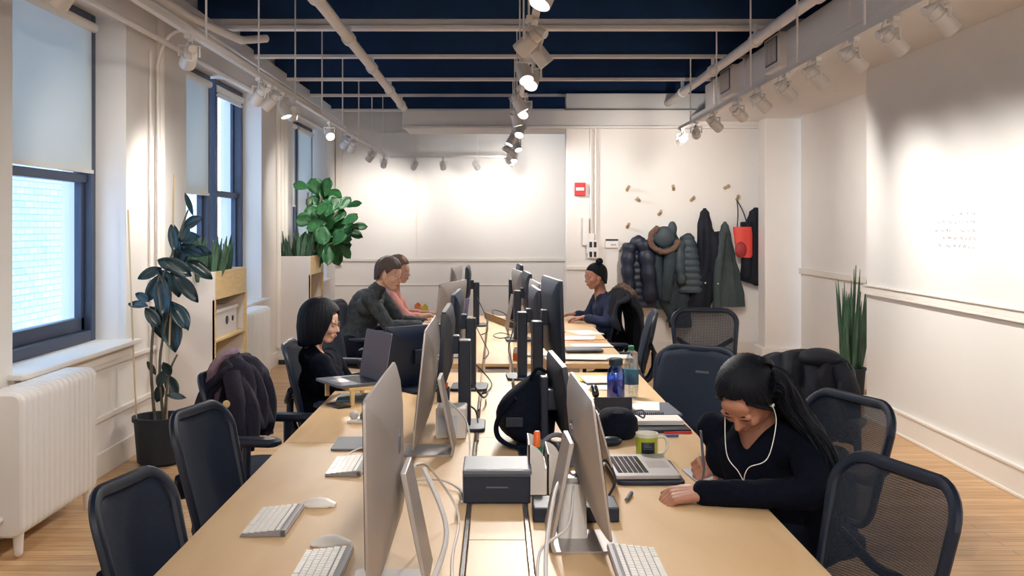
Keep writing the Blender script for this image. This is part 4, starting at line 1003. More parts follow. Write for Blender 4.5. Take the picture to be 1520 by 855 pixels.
def person(label, P, cloth, hairf, skin='skin', lips='lips', loc=None, k=1.0, vox=.006, fem=True, pants=None, sleeve_l=1.0, sleeve_r=1.0, hairm=None, collar=None):
    loc = V(loc); t = thing('person', label, 'person', loc); T = Matrix.Translation(-loc)
    f = V(P['face']).normalized(); up = V(P.get('up', (0,0,1))); hm = Matrix.Translation(P['head']) @ frame(f, up)
    hd = V(P['head']); neck = V(P['neck']); ch = V(P['chest']); pel = V(P['pelvis'])
    b = head_prims(hm, k, fem)
    nb = (hm @ V((-.03*k,0,-.06*k)))
    b.cap(nb, neck, .048*k, .056*k); b.cap(neck, ch, .06*k, .10*k)
    SL, SR, EL, ER, WL, WR = [V(P[q]) for q in ('SL','SR','EL','ER','WL','WR')]
    body = MB(); body.v = list(b.v); body.f = list(b.f)
    sh = (SL-SR).normalized()
    for s_, S_, E_, W_ in ((1, SL, EL, WL), (-1, SR, ER, WR)):
        body.cap(ch, S_, .07*k, .045*k); body.cap(S_, E_, .044*k, .035*k); body.cap(E_, W_, .037*k, .024*k)
    body.cap(ch, lerp(ch, pel, .5), .11*k, .095*k); body.cap(lerp(ch, pel, .5), pel, .10*k, .12*k)
    sf = V(P['sit']).normalized(); sl = V((0,0,1)).cross(sf).normalized()
    legs = []
    for s_ in (1, -1):
        hp = pel+sl*.09*s_*k; kn = hp+sf*.42*k; kn.z = .50; ft = kn+sf*.02; ft.z = .09; toe = ft+sf*.14; toe.z = .04
        legs.append((hp, kn, ft, toe)); body.cap(hp, kn, .075*k, .052*k); body.cap(kn, ft, .05*k, .035); body.cap(ft, toe, .035, .028)
    for (key, W_, E_, side) in (('HL', WL, EL, P.get('thl', -1)), ('HR', WR, ER, P.get('thr', 1))):
        h = P[key]; hand(body, W_, h['d'], h['n'], side, h.get('curl', .45), k*h.get('S', 1.0), h.get('thumb', .6))
    body.xf(T); bo = baked(body, 'body', M[skin], vox, t, 3)
    # face features
    for s_ in (-1, 1):
        e = MB().ell((.0795*k, s_*.030*k, -.002*k), (.0105*k,.0135*k,.0085*k)).xf(T @ hm).build('eye', M['eye'], t)
        MB().ell((.0785*k, s_*.030*k, (-.0015 if P.get('down') else .0035)*k), (.0125*k,.0150*k,.0085*k)).xf(T @ hm).build('eyelid', M[skin], e)
        MB().ell((.0865*k, s_*.030*k, -.003*k), (.004*k,.0058*k,.0058*k)).xf(T @ hm).build('iris', M['iris'], e)
        MB().tube([hm @ V((.088*k,s_*.012*k,.020*k)), hm @ V((.088*k,s_*.030*k,.025*k)), hm @ V((.078*k,s_*.046*k,.019*k))], [.002,.003,.0015], 6).xf(T).build('eyebrow', hairm, t)
        MB().tube([hm @ V((.0875*k,s_*.017*k,.003*k)), hm @ V((.0905*k,s_*.030*k,.007*k)), hm @ V((.085*k,s_*.044*k,.001*k))], [.001,.0018,.001], 6).xf(T).build('eyelash', M['iris'], t)
    MB().ell((.0895*k,0,-.056*k), (.006*k,.020*k,.004*k)).ell((.0885*k,0,-.063*k), (.006*k,.017*k,.0048*k)).xf(T @ hm).build('lips', M[lips], t)
    # clothing over the body
    g = .016; c = MB(); c.cap(lerp(neck, ch, .25), ch, .074*k, .125*k)
    if collar: c.cap(neck-(hd-neck)*.1, neck+(hd-neck)*collar, .075*k, .062*k)
    c.cap(SL+ (ch-SL)*.1, SR+(ch-SR)*.1, .062*k, .062*k); c.cap(lerp(SL, ch, .4), lerp(SR, ch, .4)+V((0,0,-.05)), .09*k, .09*k)
    c.cap(ch, lerp(ch, pel, .5), .135*k, .118*k); c.cap(lerp(ch, pel, .5), pel, .122*k, .145*k)
    for s_, S_, E_, W_, fr in ((1, SL, EL, WL, sleeve_l), (-1, SR, ER, WR, sleeve_r)):
        c.cap(S_, E_, .062*k, .050*k); c.cap(E_, lerp(E_, W_, fr), .052*k, .040*k)
    c.xf(T); cl = baked(c, 'top', M[cloth] if isinstance(cloth, str) else cloth, .008, t, 5, bump=.022)
    if 'vneck' in P:     # open neckline
        z0, half, slope = P['vneck']; sd = (SL-SR).normalized(); ff = V((sd.y, -sd.x, 0)).normalized()
        if ff.dot(sf) < 0 and 'flip' not in P: ff = -ff
        bm = bmesh.new(); bm.from_mesh(cl.data)
        kill = []
        for f_ in bm.faces:
            p = f_.calc_center_median()+loc; r = p-neck
            if r.dot(ff) > -.01 and p.z > z0 and abs(r.dot(sd)) < min(half, (p.z-z0)*slope): kill.append(f_)
        bmesh.ops.delete(bm, geom=kill, context='FACES')
        for _ in range(10):
            nw = {}
            for v_ in bm.verts:
                if v_.is_boundary:
                    nb_ = [e_.other_vert(v_) for e_ in v_.link_edges if e_.is_boundary]
                    if len(nb_) == 2: nw[v_] = v_.co*.4+(nb_[0].co+nb_[1].co)*.3
            for v_, co in nw.items(): v_.co = co
        bm.to_mesh(cl.data); bm.free()
    p_ = MB()
    for hp, kn, ft, toe in legs: p_.cap(hp, kn, .098*k, .07*k); p_.cap(kn, ft, .068*k, .055)
    p_.cap(pel-sl*.08, pel+sl*.08, .13*k, .13*k); p_.xf(T); baked(p_, 'trousers', pants or M['blackcloth'], .012, t, 4)
    for hp, kn, ft, toe in legs: MB().cap(ft-sf*.03-V((0,0,.035)), toe+sf*.02-V((0,0,0)), .045, .038).xf(T).build('shoe', M['black'], t)
    hh = hairf(hm, k, T, t)
    return t, hm, T
hair_black = mat('hair_black', (7,11,22), .55, spec=.2, var=.4, scale=12, stretch=(18,18,1), bump=.4, bscale=14)
hair_brown = mat('hair_brown', (72,58,54), .5, var=.35, scale=14, stretch=(12,12,2), bump=.5, bscale=18)
hair_brown2 = mat('hair_light_brown', (110,84,70), .5, var=.3, scale=14, bump=.4)
navyshirt = mat('navy_shirt', (24,38,72), .85, var=.25, scale=30, bump=.4, bscale=50)
blackknit = mat('black_knit', (7,12,26), .95, var=.2, scale=40, bump=.25, bscale=90, spec=.15)
darkshirt = mat('dark_check_shirt', (34,42,50), .9, rgb2=(62,68,72), scale=22, bump=.5, bscale=30)
pinkshirt = mat('pink_shirt', (222,160,152), .85, var=.06, scale=20, bump=.3)
# ---- woman with a bob, left table
def bob(hm, k, T, t):
    def low(a):
        b_ = abs(a)
        if b_ < .62: return .085-.02*b_
        if b_ < 1.05: return lerp(.07, -.07, (b_-.62)/.43)
        return lerp(-.10, -.135, min(1, (b_-1.05)/1.0))
    h = hair_cap(hm, low, k, .024, n=56, rows=22, flare=lambda a, z: .02-1.6*max(0, (-z-.03))).xf(T).build('bob_hair', hair_black, t, solid=.012)
    g = MB()
    g2 = MB()
    for s_ in (-1, 1):
        pts = [V((.092, s_*.032+.023*math.cos(2*PI*q/20), -.004+.021*math.sin(2*PI*q/20))) for q in range(21)]
        g.tube([hm @ (p*k) for p in pts], .0012, 5); g.tube([hm @ (V((.09,s_*.055,0))*k), hm @ (V((.0,s_*.08,.0))*k)], .0012, 5)
    g.tube([hm @ (V((.094,-.009,0))*k), hm @ (V((.096,0,.004))*k), hm @ (V((.094,.009,0))*k)], .0012, 5)
    g.xf(T).build('glasses', mat('gold_wire', (190,170,130), .3, metal=.8), t)
hc = at(477, 480, 5.75)
P = dict(head=hc, face=(1,-.12,-.10), neck=hc+V((-.055,0,-.165)), chest=(-1.0,5.78,.74), pelvis=(-1.0,5.78,.56), SL=(-.99,5.94,.87), SR=(-.98,5.60,.87),
         EL=(-.88,5.98,.70), ER=(-.86,5.55,.72), WL=(-.70,5.86,.785), WR=(-.69,5.60,.785), vneck=(.85,.05,.45), HL=dict(d=(1,-.1,-.05), n=(0,.1,1), curl=.35), HR=dict(d=(1,.1,-.05), n=(0,-.1,1), curl=.35), sit=(1,0,0))
person('woman with a black bob and thin glasses typing at the left table', P, blackknit, bob, 'skin', 'lips', (-1.0,5.78,0), 1.0, .006, True, None, .55, .45, hair_black, .10)
# collar opening piece of white necklace skip
# ---- man, far left
def shortcut(back=-.06, side=.012):
    def fn(hm, k, T, t):
        def low(a):
            b_ = abs(a)
            if b_ < .9: return .072-.008*b_
            if b_ < 1.35: return lerp(.062, side, (b_-.9)/.45)
            if b_ < 1.75: return side+.03*math.sin((b_-1.35)/.4*PI)
            return lerp(side, back, min(1, (b_-1.75)/.5))
        hair_cap(hm, low, k, .014, n=48, rows=18, wave=.03, top=.012, taper=.7, strand=.014).xf(T).build('short_hair', hairm_cur, t, solid=.006)
    return fn
hairm_cur = hair_brown
hc = at(577, 408, 8.65); k = 1.1
P = dict(head=hc, face=(1,-.25,-.28), neck=hc+V((-.10,.0,-.135)), chest=(-1.13,8.72,.95), pelvis=(-1.24,8.72,.58), SL=(-1.05,8.92,1.05), SR=(-1.08,8.50,1.04),
         EL=(-.86,8.95,.80), ER=(-.90,8.45,.79), WL=(-.63,8.78,.80), WR=(-.655,8.60,.80), HL=dict(d=(1,-.05,-.1), n=(0,.1,1), curl=.35), HR=dict(d=(1,.05,-.1), n=(0,-.1,1), curl=.35), sit=(1,0,0))
person('man with short brown hair in a dark checked shirt leaning to his keyboard', P, darkshirt, shortcut(), 'skin', 'lips', (-1.24,8.72,0), k, .007, False, None, .95, .95, hair_brown, .10)
hairm_cur = hair_brown2
hc = at(592, 402, 9.55)
P = dict(head=hc, face=(1,-.15,-.1), neck=hc+V((-.05,.0,-.165)), chest=(-1.02,9.6,.86), pelvis=(-1.08,9.6,.58), SL=(-1.0,9.78,.97), SR=(-1.0,9.42,.97),
         EL=(-.88,9.8,.78), ER=(-.84,9.40,.78), WL=(-.64,9.7,.80), WR=(-.63,9.45,.80), HL=dict(d=(1,0,-.1), n=(0,0,1), curl=.35), HR=dict(d=(1,0,-.1), n=(0,0,1), curl=.35), sit=(1,0,0))
person('person in a pink shirt mostly hidden behind the man in the checked shirt', P, pinkshirt, shortcut(), 'skin', 'lips', (-1.08,9.6,0), 1.05, .008, False, None, .5, .5, hair_brown2)
# ---- woman with a bun, right
def bun(hm, k, T, t):
    def low(a):
        b_ = abs(a)
        if b_ < .8: return .072-.012*b_
        if b_ < 1.5: return lerp(.06, .005, (b_-.8)/.7)
        return lerp(.0, -.07, min(1, (b_-1.5)/.7))
    h = hair_cap(hm, low, k, .006, n=44, rows=16, taper=.7, strand=.014).xf(T).build('pulled_back_hair', hair_black, t, solid=.006)
    MB().ell((-.055*k,0,.135*k), (.034*k,.034*k,.032*k)).xf(T @ hm).build('hair_bun', hair_black, h)
hc = at(884, 411, 9.45)
P = dict(head=hc, face=(-1,-.38,-.12), neck=hc+V((.05,.02,-.155)), chest=(1.03,9.45,.84), pelvis=(1.07,9.5,.57), SL=(1.05,9.27,.95), SR=(.96,9.60,.95),
         EL=(1.0,9.15,.76), ER=(.86,9.62,.77), WL=(.80,9.35,.79), WR=(.74,9.62,.80), vneck=(.93,.06,.6), HL=dict(d=(-1,.1,-.05), n=(0,0,1), curl=.35), HR=dict(d=(-1,0,-.05), n=(0,0,1), curl=.35), sit=(-1,0,0))
person('woman with a black hair bun in a navy shirt typing at the far right', P, navyshirt, bun, 'skin2', 'lips2', (1.07,9.5,0), 1.03, .007, True, None, .8, .8, hair_black)
# ---- writing woman, right foreground
fdir = V((-.62,-.78,0)); ldir = V((.78,-.62,0))
hc = V((.825,3.34,1.075))
P = dict(head=hc, face=(-.50,-.50,-.80), up=(-.10,-.25,.9), neck=(.885,3.45,1.0), chest=(.90,3.49,.84), pelvis=(1.10,3.66,.56),
         SL=(1.035,3.36,.94), SR=(.775,3.60,.915), EL=(.99,3.19,.795), ER=(.90,3.70,.79), WL=(.665,3.27,.775), WR=(.795,3.60,.80), vneck=(.885,.075,.75), flip=1, down=1,
         HL=dict(d=(-1,.03,-.10), n=(-.1,-.25,1), curl=.62, thumb=.3, S=1.12), HR=dict(d=(-.80,-.45,-.12), n=(.15,-.75,.55), curl=.95, thumb=1.0), thl=1, thr=-1, sit=(-1,-.25,0))
def longhair(hm, k, T, t):
    def low(a):
        b_ = abs(a)
        if b_ < .55: return .090
        if b_ < 1.3: return lerp(.086, .0, (b_-.55)/.75)
        return lerp(.0, -.09, min(1, (b_-1.3)/.8))
    h = hair_cap(hm, low, k, .014, n=56, rows=22, taper=.45, strand=.014).xf(T).build('long_hair', hair_black, t, solid=.007)
    # strands gathered over the shoulder and hanging down the back
    top = hm @ V((-.075,.03,.02)); 
    def lock(pts, r, nm='hair_lock'):
        pts = arc(pts, 6); n = len(pts); rs = [r*(1-.65*(i/(n-1))**1.6) for i in range(n)]
        MB().tube(pts, rs, 10, True, .55).xf(T).build(nm, hair_black, h)
    S0 = hc
    rnd = random.Random(12)
    mass = MB(); rings = []
    path = arc([hm @ V((-.06,.045,.03)), hm @ V((-.075,.085,-.02)), V((.99,3.34,1.03)), V((1.055,3.30,.93)), V((1.085,3.27,.83)), V((1.09,3.25,.74))], 8)
    n_ = len(path)
    for i, p in enumerate(path):
        q = i/(n_-1); a_ = lerp(.085, .030, q**1.3); b2 = lerp(.05, .016, q)
        tdir = (path[min(i+1, n_-1)]-path[max(i-1, 0)]).normalized(); wv = V((.55,.83,0)); wv = (wv-tdir*wv.dot(tdir)).normalized(); nv_ = tdir.cross(wv)
        rings.append([p+wv*a_*math.cos(2*PI*j_/64)*(1+.05*math.sin(j_*2.6+i*.2))+nv_*b2*math.sin(2*PI*j_/64)*(1+.12*math.sin(j_*2.9+i*.15)) for j_ in range(64)])
    mass.loft(rings); mass.xf(T).build('hanging_hair', hair_black, h)
    for i in range(16):
        q = i/15; o_ = V((rnd.uniform(-.02,.02), rnd.uniform(-.03,.03), 0))
        lock([hm @ V((-.03-.06*q, .055+.02*math.sin(q*3), .075-.03*q)), hm @ V((-.08,.10,-.02))+o_, V((1.0,3.32,1.02))+o_, V((1.065,3.28,.93))+o_, V((1.10,3.25,.82))+o_*.7, V((1.105,3.235,.72+rnd.uniform(-.04,.05)))+o_*.6], .009)
    for i in range(9):
        q = i/8
        lock([hm @ V((.02-.10*q, -.03+.09*q, .118)), hm @ V((-.05-.05*q, -.04+.11*q, .07)), hm @ V((-.09, -.03+.09*q, -.02)), V((.93+.10*q, 3.43-.05*q, 1.00)), V((.98+.08*q, 3.44-.08*q, .88))], .014)
    # temple strands framing the face
    for s_ in (-1, 1):
        lock([hm @ V((.06,s_*.045,.075)), hm @ V((.035,s_*.083,.02)), hm @ V((.0,s_*.086,-.05))], .013)
    return h
k = 1.03
wt, hm, T = person('woman with long black hair bent over her writing at the right table', P, blackknit, longhair, 'skin2', 'lips2', (1.10,3.66,0), k, .0042, True, None, .99, .97, hair_black)
# skin showing at the neckline is the body itself; an open collar piece
vn = MB(); cz = V((.83,3.37,.93))
# earphones
ear_l = hm @ V((.0,.084,-.02)); ear_r = hm @ V((.0,-.084,-.02)); j = V((.80,3.26,.83))
o = thing('earphones', 'white earphones hanging from the writing woman down to the table', 'earphones', j)
TT = Matrix.Translation(-j)
MB().tube(arc([ear_l, ear_l+V((-.0,-.045,-.05)), V((.86,3.215,.90)), V((.80,3.215,.87)), V((.79,3.24,.82)), V((.80,3.26,.79))], 8), .0015, 7).xf(TT).build('cord', M['white'], o)
MB().tube(arc([ear_r, ear_r+V((-.015,-.06,-.05)), V((.745,3.28,.90)), V((.775,3.25,.85)), V((.79,3.24,.82))], 8), .0015, 7).xf(TT).build('cord', M['white'], o)
for e_ in (ear_l, ear_r): MB().ell(e_, (.008,.008,.008)).xf(TT).build('earbud', M['white'], o)
pw = V((.735,3.535,.805)); o = thing('writing_pen', 'dark pen held in the fist of the writing woman', 'pen', pw)
MB().tube([V((.715,3.53,.752))-pw, V((.722,3.525,.79))-pw, V((.705,3.50,.93))-pw], [.0015,.0045,.0045], 8).build('pen_barrel', M['graybk'], o)

# ================================================================== COATS ON THE WALL
puff = mat('puffer_navy', (20,28,48), .5, var=.25, scale=14, bump=.3, bscale=30)
parka = mat('parka_green', (38,52,58), .8, var=.2, scale=10, bump=.4, bscale=30)
quilt = mat('quilted_grey', (54,66,74), .6, var=.15, scale=8, bump=.3, bscale=30)
coatb = mat('coat_black', (9,15,30), .85, var=.25, scale=8, bump=.4, bscale=24)
coatg = mat('coat_grey_green', (60,72,74), .85, var=.15, scale=8, bump=.4, bscale=24)
fur = mat('hood_fur', (132,104,88), .95, rgb2=(78,60,54), scale=60, bump=1, bscale=120)
def coat(name, label, px, py_top, rings, m, puffy=0, folds=.08, nf=7, seed=0, sleeves=(), depth=.11, extra=None):
    """rings: (py, half width px left, half width px right) measured down the coat"""
    Y = YC-.12; k = Y/F; o0 = at(px, py_top, Y); t = thing(name, label, 'coat', o0, 0, 'coats on the wall pegs'); rr = []
    N = 40; rs = []
    for (py, a, b_) in rings: rs.append((-(py-py_top)*k, a*k, b_*k))
    # resample
    out = []
    steps = 80; z0, z1 = rs[0][0], rs[-1][0]
    for i in range(steps+1):
        z = z0+(z1-z0)*i/steps
        for q in range(len(rs)-1):
            if rs[q][0] >= z >= rs[q+1][0]-1e-9:
                tt = (rs[q][0]-z)/max(1e-9, rs[q][0]-rs[q+1][0]); tt = tt*tt*(3-2*tt) if not puffy else tt
                out.append((z, lerp(rs[q][1], rs[q+1][1], tt), lerp(rs[q][2], rs[q+1][2], tt))); break
    rnd = random.Random(seed)
    ph = [rnd.uniform(0, 6) for _ in range(4)]
    for i, (z, a, b_) in enumerate(out):
        g = 1+(.13*abs(math.sin(z*PI/.085))-.05 if puffy else 0); dd = min(depth, .35*(a+b_)+.02)
        ring = []
        for j in range(N):
            an = 2*PI*j/N; f = 1+folds*math.sin(nf*an+ph[0]+z*2)*1.7*min(1, -z*3)+folds*.9*math.sin(nf*2*an+ph[1]-z*5)*min(1, -z*3)
            cx = (a if math.cos(an) < 0 else b_)*math.cos(an)
            ring.append(V((cx*(g if not puffy else g), dd*math.sin(an)*f*g*.75+.0, z)))
        rr.append(ring)
    MB().loft(rr).build('coat_body', m, t)
    for sl in sleeves:   # list of px points
        pts = arc([at(x, y, Y-dy)-o0 for (x, y, dy) in sl['p']], 8); n = len(pts)
        rad = [sl['r']*k*(1-.25*i/(n-1))*(1+(.28*abs(math.sin(i*.8)) if puffy else .05*math.sin(i*1.7))) for i in range(n)]
        MB().tube(pts, rad, 14).build('sleeve', sl.get('m', m), t)
    if extra: extra(t, o0, Y, k)
    return t
coat('puffer_jacket', 'navy quilted puffer jacket hanging leftmost on the coat wall', 948, 349,
     [(349,2,2), (353,9,8), (362,16,14), (380,21,18), (410,23,24), (440,20,28), (456,14,30)], puff, 1, .05, 6, 1,
     [dict(p=[(936,362,.03),(932,395,.06),(935,432,.05)], r=10), dict(p=[(956,358,.05),(962,395,.10),(966,445,.08)], r=12)])
def parkax(t, o0, Y, k):
    pts = []
    for i in range(15):
        a = R(110+i*18); pts.append(at(986+21*math.cos(a), 355-19*math.sin(a), Y-.20)-o0)
    rnd = random.Random(1); mb = MB(); mb.tube(pts, .036, 12)
    h = mb.build('fur_trim', fur, t, sub=1)
    tx = bpy.data.textures.new('fur_clumps', 'CLOUDS'); tx.noise_scale = .02; q = h.modifiers.new('d', 'DISPLACE'); q.texture = tx; q.strength = .035
    MB().ell(at(986, 352, Y-.08)-o0, (.14,.06,.14)).ell(at(998, 340, Y-.08)-o0, (.06,.05,.10)).build('hood', quilt, t)
    MB().prism([(0,0), (.03,0), (.02,-.5), (0,-.5)], 0, .01, (at(1001,370,Y-.12)-o0, V((1,0,0)), V((0,0,1)), V((0,-1,0)))).build('zip_placket', M['black'], t, False)
coat('parka', 'grey green parka with a fur trimmed hood on the coat wall', 990, 336, [(336,3,3), (345,16,14), (365,24,22), (400,22,30), (430,26,34), (452,24,32), (458,20,30)], parka, 0, .10, 6, 2,
     [dict(p=[(975,372,.04),(976,400,.10),(984,440,.08),(997,468,.04),(995,480,.04)], r=9, m=parka), dict(p=[(996,375,.12),(992,410,.16),(988,445,.12)], r=10)], .12, parkax)
coat('quilted_jacket', 'grey quilted jacket hanging over the parka sleeve', 1022, 346, [(346,3,3), (352,12,8), (370,15,14), (400,18,22), (425,20,28), (434,18,30)], quilt, 1, .04, 5, 3, [dict(p=[(1008,358,.08),(1008,390,.13),(1012,420,.12)], r=8)], .14)
coat('black_coat', 'long black hooded coat with two white buttons hanging between grey coats', 1046, 309, [(309,2,2), (316,7,7), (335,11,11), (355,11,19), (380,13,18), (410,16,16), (440,22,14), (456,26,8)], coatb, 0, .12, 5, 4,
     [dict(p=[(1058,345,.05),(1062,375,.08),(1058,402,.07)], r=9)], .15,
     lambda t, o0, Y, k: [MB().ell(at(x, y, Y-.15)-o0, .011).build('button', M['white'], t) for x, y in ((1047,420), (1066,421))])
coat('grey_coat', 'long plain grey green coat hanging just left of the red bag', 1076, 329, [(329,2,2), (336,6,6), (350,9,9), (380,10,15), (410,12,23), (440,16,29), (455,16,30)], coatg, 0, .10, 6, 5, [dict(p=[(1072,345,.04),(1066,390,.10),(1064,458,.08)], r=8)], .11)
coat('dark_coat', 'dark navy coat hanging farthest right beside the pillar', 1122, 308, [(308,3,3), (315,10,7), (335,17,8), (360,20,9), (390,22,9), (415,24,9), (424,2,9)], coatb, 0, .10, 5, 6, [dict(p=[(1108,330,.03),(1108,370,.06),(1108,412,.05)], r=9)], .10)
# scarf hanging lower
sc = at(1008, 455, YC-.12); o = MB().loft([[V(((.13+.02*math.sin(z*9))*math.cos(2*PI*j/24)+.06*z, .04*math.sin(2*PI*j/24)*(1+.4*math.sin(4*2*PI*j/24+z*6)), -z)) for j in range(24)] for z in [i*.03 for i in range(10)]]).build('dark_scarf', coatb, None, loc=sc); tag(o, 'dark scarf hanging out below the parka', 'scarf', 'garments showing below the coats')
# red bag
bo = at(1103, 380, YC-.22); t = thing('tote_bag', 'small red tote bag with long black handles hanging from a peg', 'bag', bo)
MB().loft([[V((w_*math.cos(2*PI*j/28)*1.0+sx, .045*math.sin(2*PI*j/28), z)) for j in range(28)] for (z, w_, sx) in ((-.02,.085,.02), (0,.10,.02), (.12,.11,.01), (.28,.12,.0), (.37,.118,-.01))]).build('bag_body', M['redbag'], t)
MB().ell((-.04,-.05,.08), (.075,.03,.1)).build('dangling_pouch', mat('dark_red', (150,40,44), .6), t)
pk = at(1094, 297, YC-.18)-bo
for dx in (-.08, .06): MB().tube(arc([V((dx,-.02,.36)), V((dx*.5-.03,-.02,.55)), pk, ], 8), .010, 8, True, .6).build('bag_handle', M['black'], t)
# pegs
pegs = [(931,282,-20), (949,298,45), (1000,281,25), (1026,297,-30), (978,318,-25), (931,337,-20), (1076,279,-50)]
p0 = None
def peg():
    t = empty('coat_peg'); MB().lathe([(.022,0), (.022,.012), (.013,.016)], (0,0,0), 16, (0,-1,0)).build('peg_base', M['wood_peg'], t)
    MB().tube([(0,-.01,0), (0,-.075,.045)], [.014,.02], 12).build('peg_pin', M['wood_peg'], t); return t
names = ['wooden coat peg highest at the left end of the wall group', 'wooden coat peg second from the left, just below the highest left one', 'wooden coat peg in the top middle of the empty pegs', 'wooden coat peg above the long black coat', 'wooden coat peg above the parka hood', 'wooden coat peg lowest at the left, above the puffer jacket', 'wooden coat peg at the top right near the red bag']
for i, ((x, y, a), lab) in enumerate(zip(pegs, names)):
    c = peg() if i == 0 else copy_tree(p0); p0 = p0 or c
    c.location = at(x, y, YC-.002); c.rotation_euler = (0, R(-a), 0); tag(c, lab, 'coat peg', 'wooden coat pegs')
c = copy_tree(p0); c.location = at(1094, 296, YC-.002)
c.rotation_euler = (0,0,0); tag(c, 'wooden coat peg holding the handles of the red bag', 'coat peg', 'wooden coat pegs')
# wall fittings
t = thing('fire_alarm', 'red and white fire alarm box on the wall above the switches', 'alarm', at(861, 281, YC-.002))
MB().span((-.07,-.04,-.085), (.07,0,.085)).build('alarm_body', M['red'], t, False, .006)
MB().span((-.055,-.055,-.018), (.05,-.04,.022)).build('strobe_lens', M['white'], t, False, .004)
t = thing('switch_box', 'white electrical box with switches on the wall left of the thermostat', 'switch box', at(876, 360, YC-.002))
MB().span((-.05,-.05,-.14), (.05,0,.12)).build('box_body', M['white'], t, False, .005)
t = thing('outlet_plate', 'white plates with black sockets below the wall conduits', 'socket', at(880, 370, YC-.055))
MB().span((-.065,-.01,-.115), (.065,.05,.115)).build('plate', M['white'], t, False, .004)
for z in (-.065, .06):
    for x in (-.028, .028): MB().span((x-.017,-.016,z-.035), (x+.017,-.008,z+.035)).build('socket', M['black'], t, False, .002)
o = MB().span((-.04,-.06,-.14), (.04,0,.22)).build('junction_box', M['white'], None, False, .005, loc=at(869, 348, YC-.002)); tag(o, 'tall narrow white junction box beside the wall conduits', 'junction box')
t = thing('thermostat', 'white wall thermostat with a dark display, left of the puffer jacket', 'thermostat', at(908, 361, YC-.002))
MB().span((-.085,-.03,-.06), (.085,0,.06)).build('thermostat_body', M['white'], t, False, .004); MB().span((-.08,-.034,.03), (.08,-.029,.055)).build('display', M['label'], t, False)
MB().box((.02,-.031,-.02), (.07,.003,.025)).build('button_row', M['alu2'], t, False)
t = thing('wall_socket', 'small dark wall socket on the far wall beside the planter shelf', 'socket', at(491, 436, YF-.03)); MB().span((-.04,-.01,-.1), (.04,.03,.1)).build('plate', M['graybk'], t, False, .003)
# clothes over chairs
def drape(name, label, loc, rz, m, w=.5, front=.30, back=.45, m2=None, seed=1, ridge=.05, lump=.02, z=.99):
    t = thing(name, label, 'jacket', loc, rz)
    rnd = random.Random(seed); rings = []; U = 22; W_ = 22
    path = arc([(-.10-.03, 0, z-back), (-.10-.02,0,z-.15), (-.06,0,z), (0,0,z+ridge), (.07,0,z-.01), (.11,0,z-.14), (.12,0,z-front)], 5)
    vs = []; fs = []; n = len(path)
    for i, p in enumerate(path):
        for j in range(W_+1):
            v_ = -1+2*j/W_; wv = w/2*(1+.06*math.sin(i*.5))
            fo = .022*math.sin(v_*9+i*.25+seed)+lump*math.sin(v_*17-i*.4)
            vs.append(V((p.x+fo*(1 if p.x > 0 else -1), v_*wv, p.z-.07*abs(v_)**3+ .012*math.sin(v_*7+i))))
    for i in range(n-1):
        for j in range(W_): a = i*(W_+1)+j; fs.append((a, a+1, a+W_+2, a+W_+1))
    MB().add(vs, fs).build('cloth', m, t, solid=.03, sub=1); return t
plum = mat('plum_fabric', (112,84,108), .9, rgb2=(164,142,156), scale=9, bump=.5, bscale=30)
dk = mat('dark_plum', (26,24,44), .9, var=.3, scale=12, bump=.5, bscale=30)
t = drape('hung_jacket', 'dark plum jacket with beige buttons hung over the third chair on the left', (-1.25, 4.87, 0), R(-6), dk, .34, .30, .42, z=.965, seed=2)
MB().loft([[V((cx+.055*math.cos(2*PI*j/18)*w_, cy+.13*math.sin(2*PI*j/18)*w_, z)) for j in range(18)] for (z, cx, cy, w_) in ((.68,-.15,.0,.6), (.78,-.14,.0,.75), (.90,-.11,.0,.8), (.99,-.07,-.03,.85), (1.035,-.02,-.04,.7), (1.06,-.0,-.04,.3))]).build('rolled_scarf', plum, t, sub=1)
for z in (.82, .76): MB().ell((.03,-.225,z), (.018,.008,.018)).build('button', M['ply'], t)
for s_ in (-1, 1): MB().tube(arc([(.02,s_*.14,.95), (.06,s_*.18,.82), (.08,s_*.18,.60)], 6), [.042]*7+[.036]*6, 12).build('sleeve', dk, t)
t = drape('hung_coat', 'black coat heaped over the chair back behind the writing woman', (1.66, 5.46, 0), R(240), coatb, .48, .25, .4, z=.90, seed=5, ridge=.05)
MB().ell((.0,.08,.93), (.11,.12,.055)).build('hood', coatb, t, sub=1)
for s_ in (-1, 1): MB().tube(arc([(.02,s_*.18,.89), (.06,s_*.25,.76), (.06,s_*.26,.55)], 6), [.055]*7+[.045]*6, 12).build('sleeve', coatb, t)
t = drape('fur_hood_coat', 'dark coat with a brown fur hood hung on the chair of the bun woman', (1.13, 9.2, 0), R(190), coatb, .5, .22, .5, z=1.0, seed=7)
q = MB().tube(arc([(.05,-.2,.98), (-.02,-.1,1.07), (-.05,.02,1.06), (-.08,.14,1.0)], 6), .04, 10).build('fur_trim', fur, t, sub=1)
tx = bpy.data.textures.new('fur_clumps_b', 'CLOUDS'); tx.noise_scale = .02; mo = q.modifiers.new('d', 'DISPLACE'); mo.texture = tx; mo.strength = .03

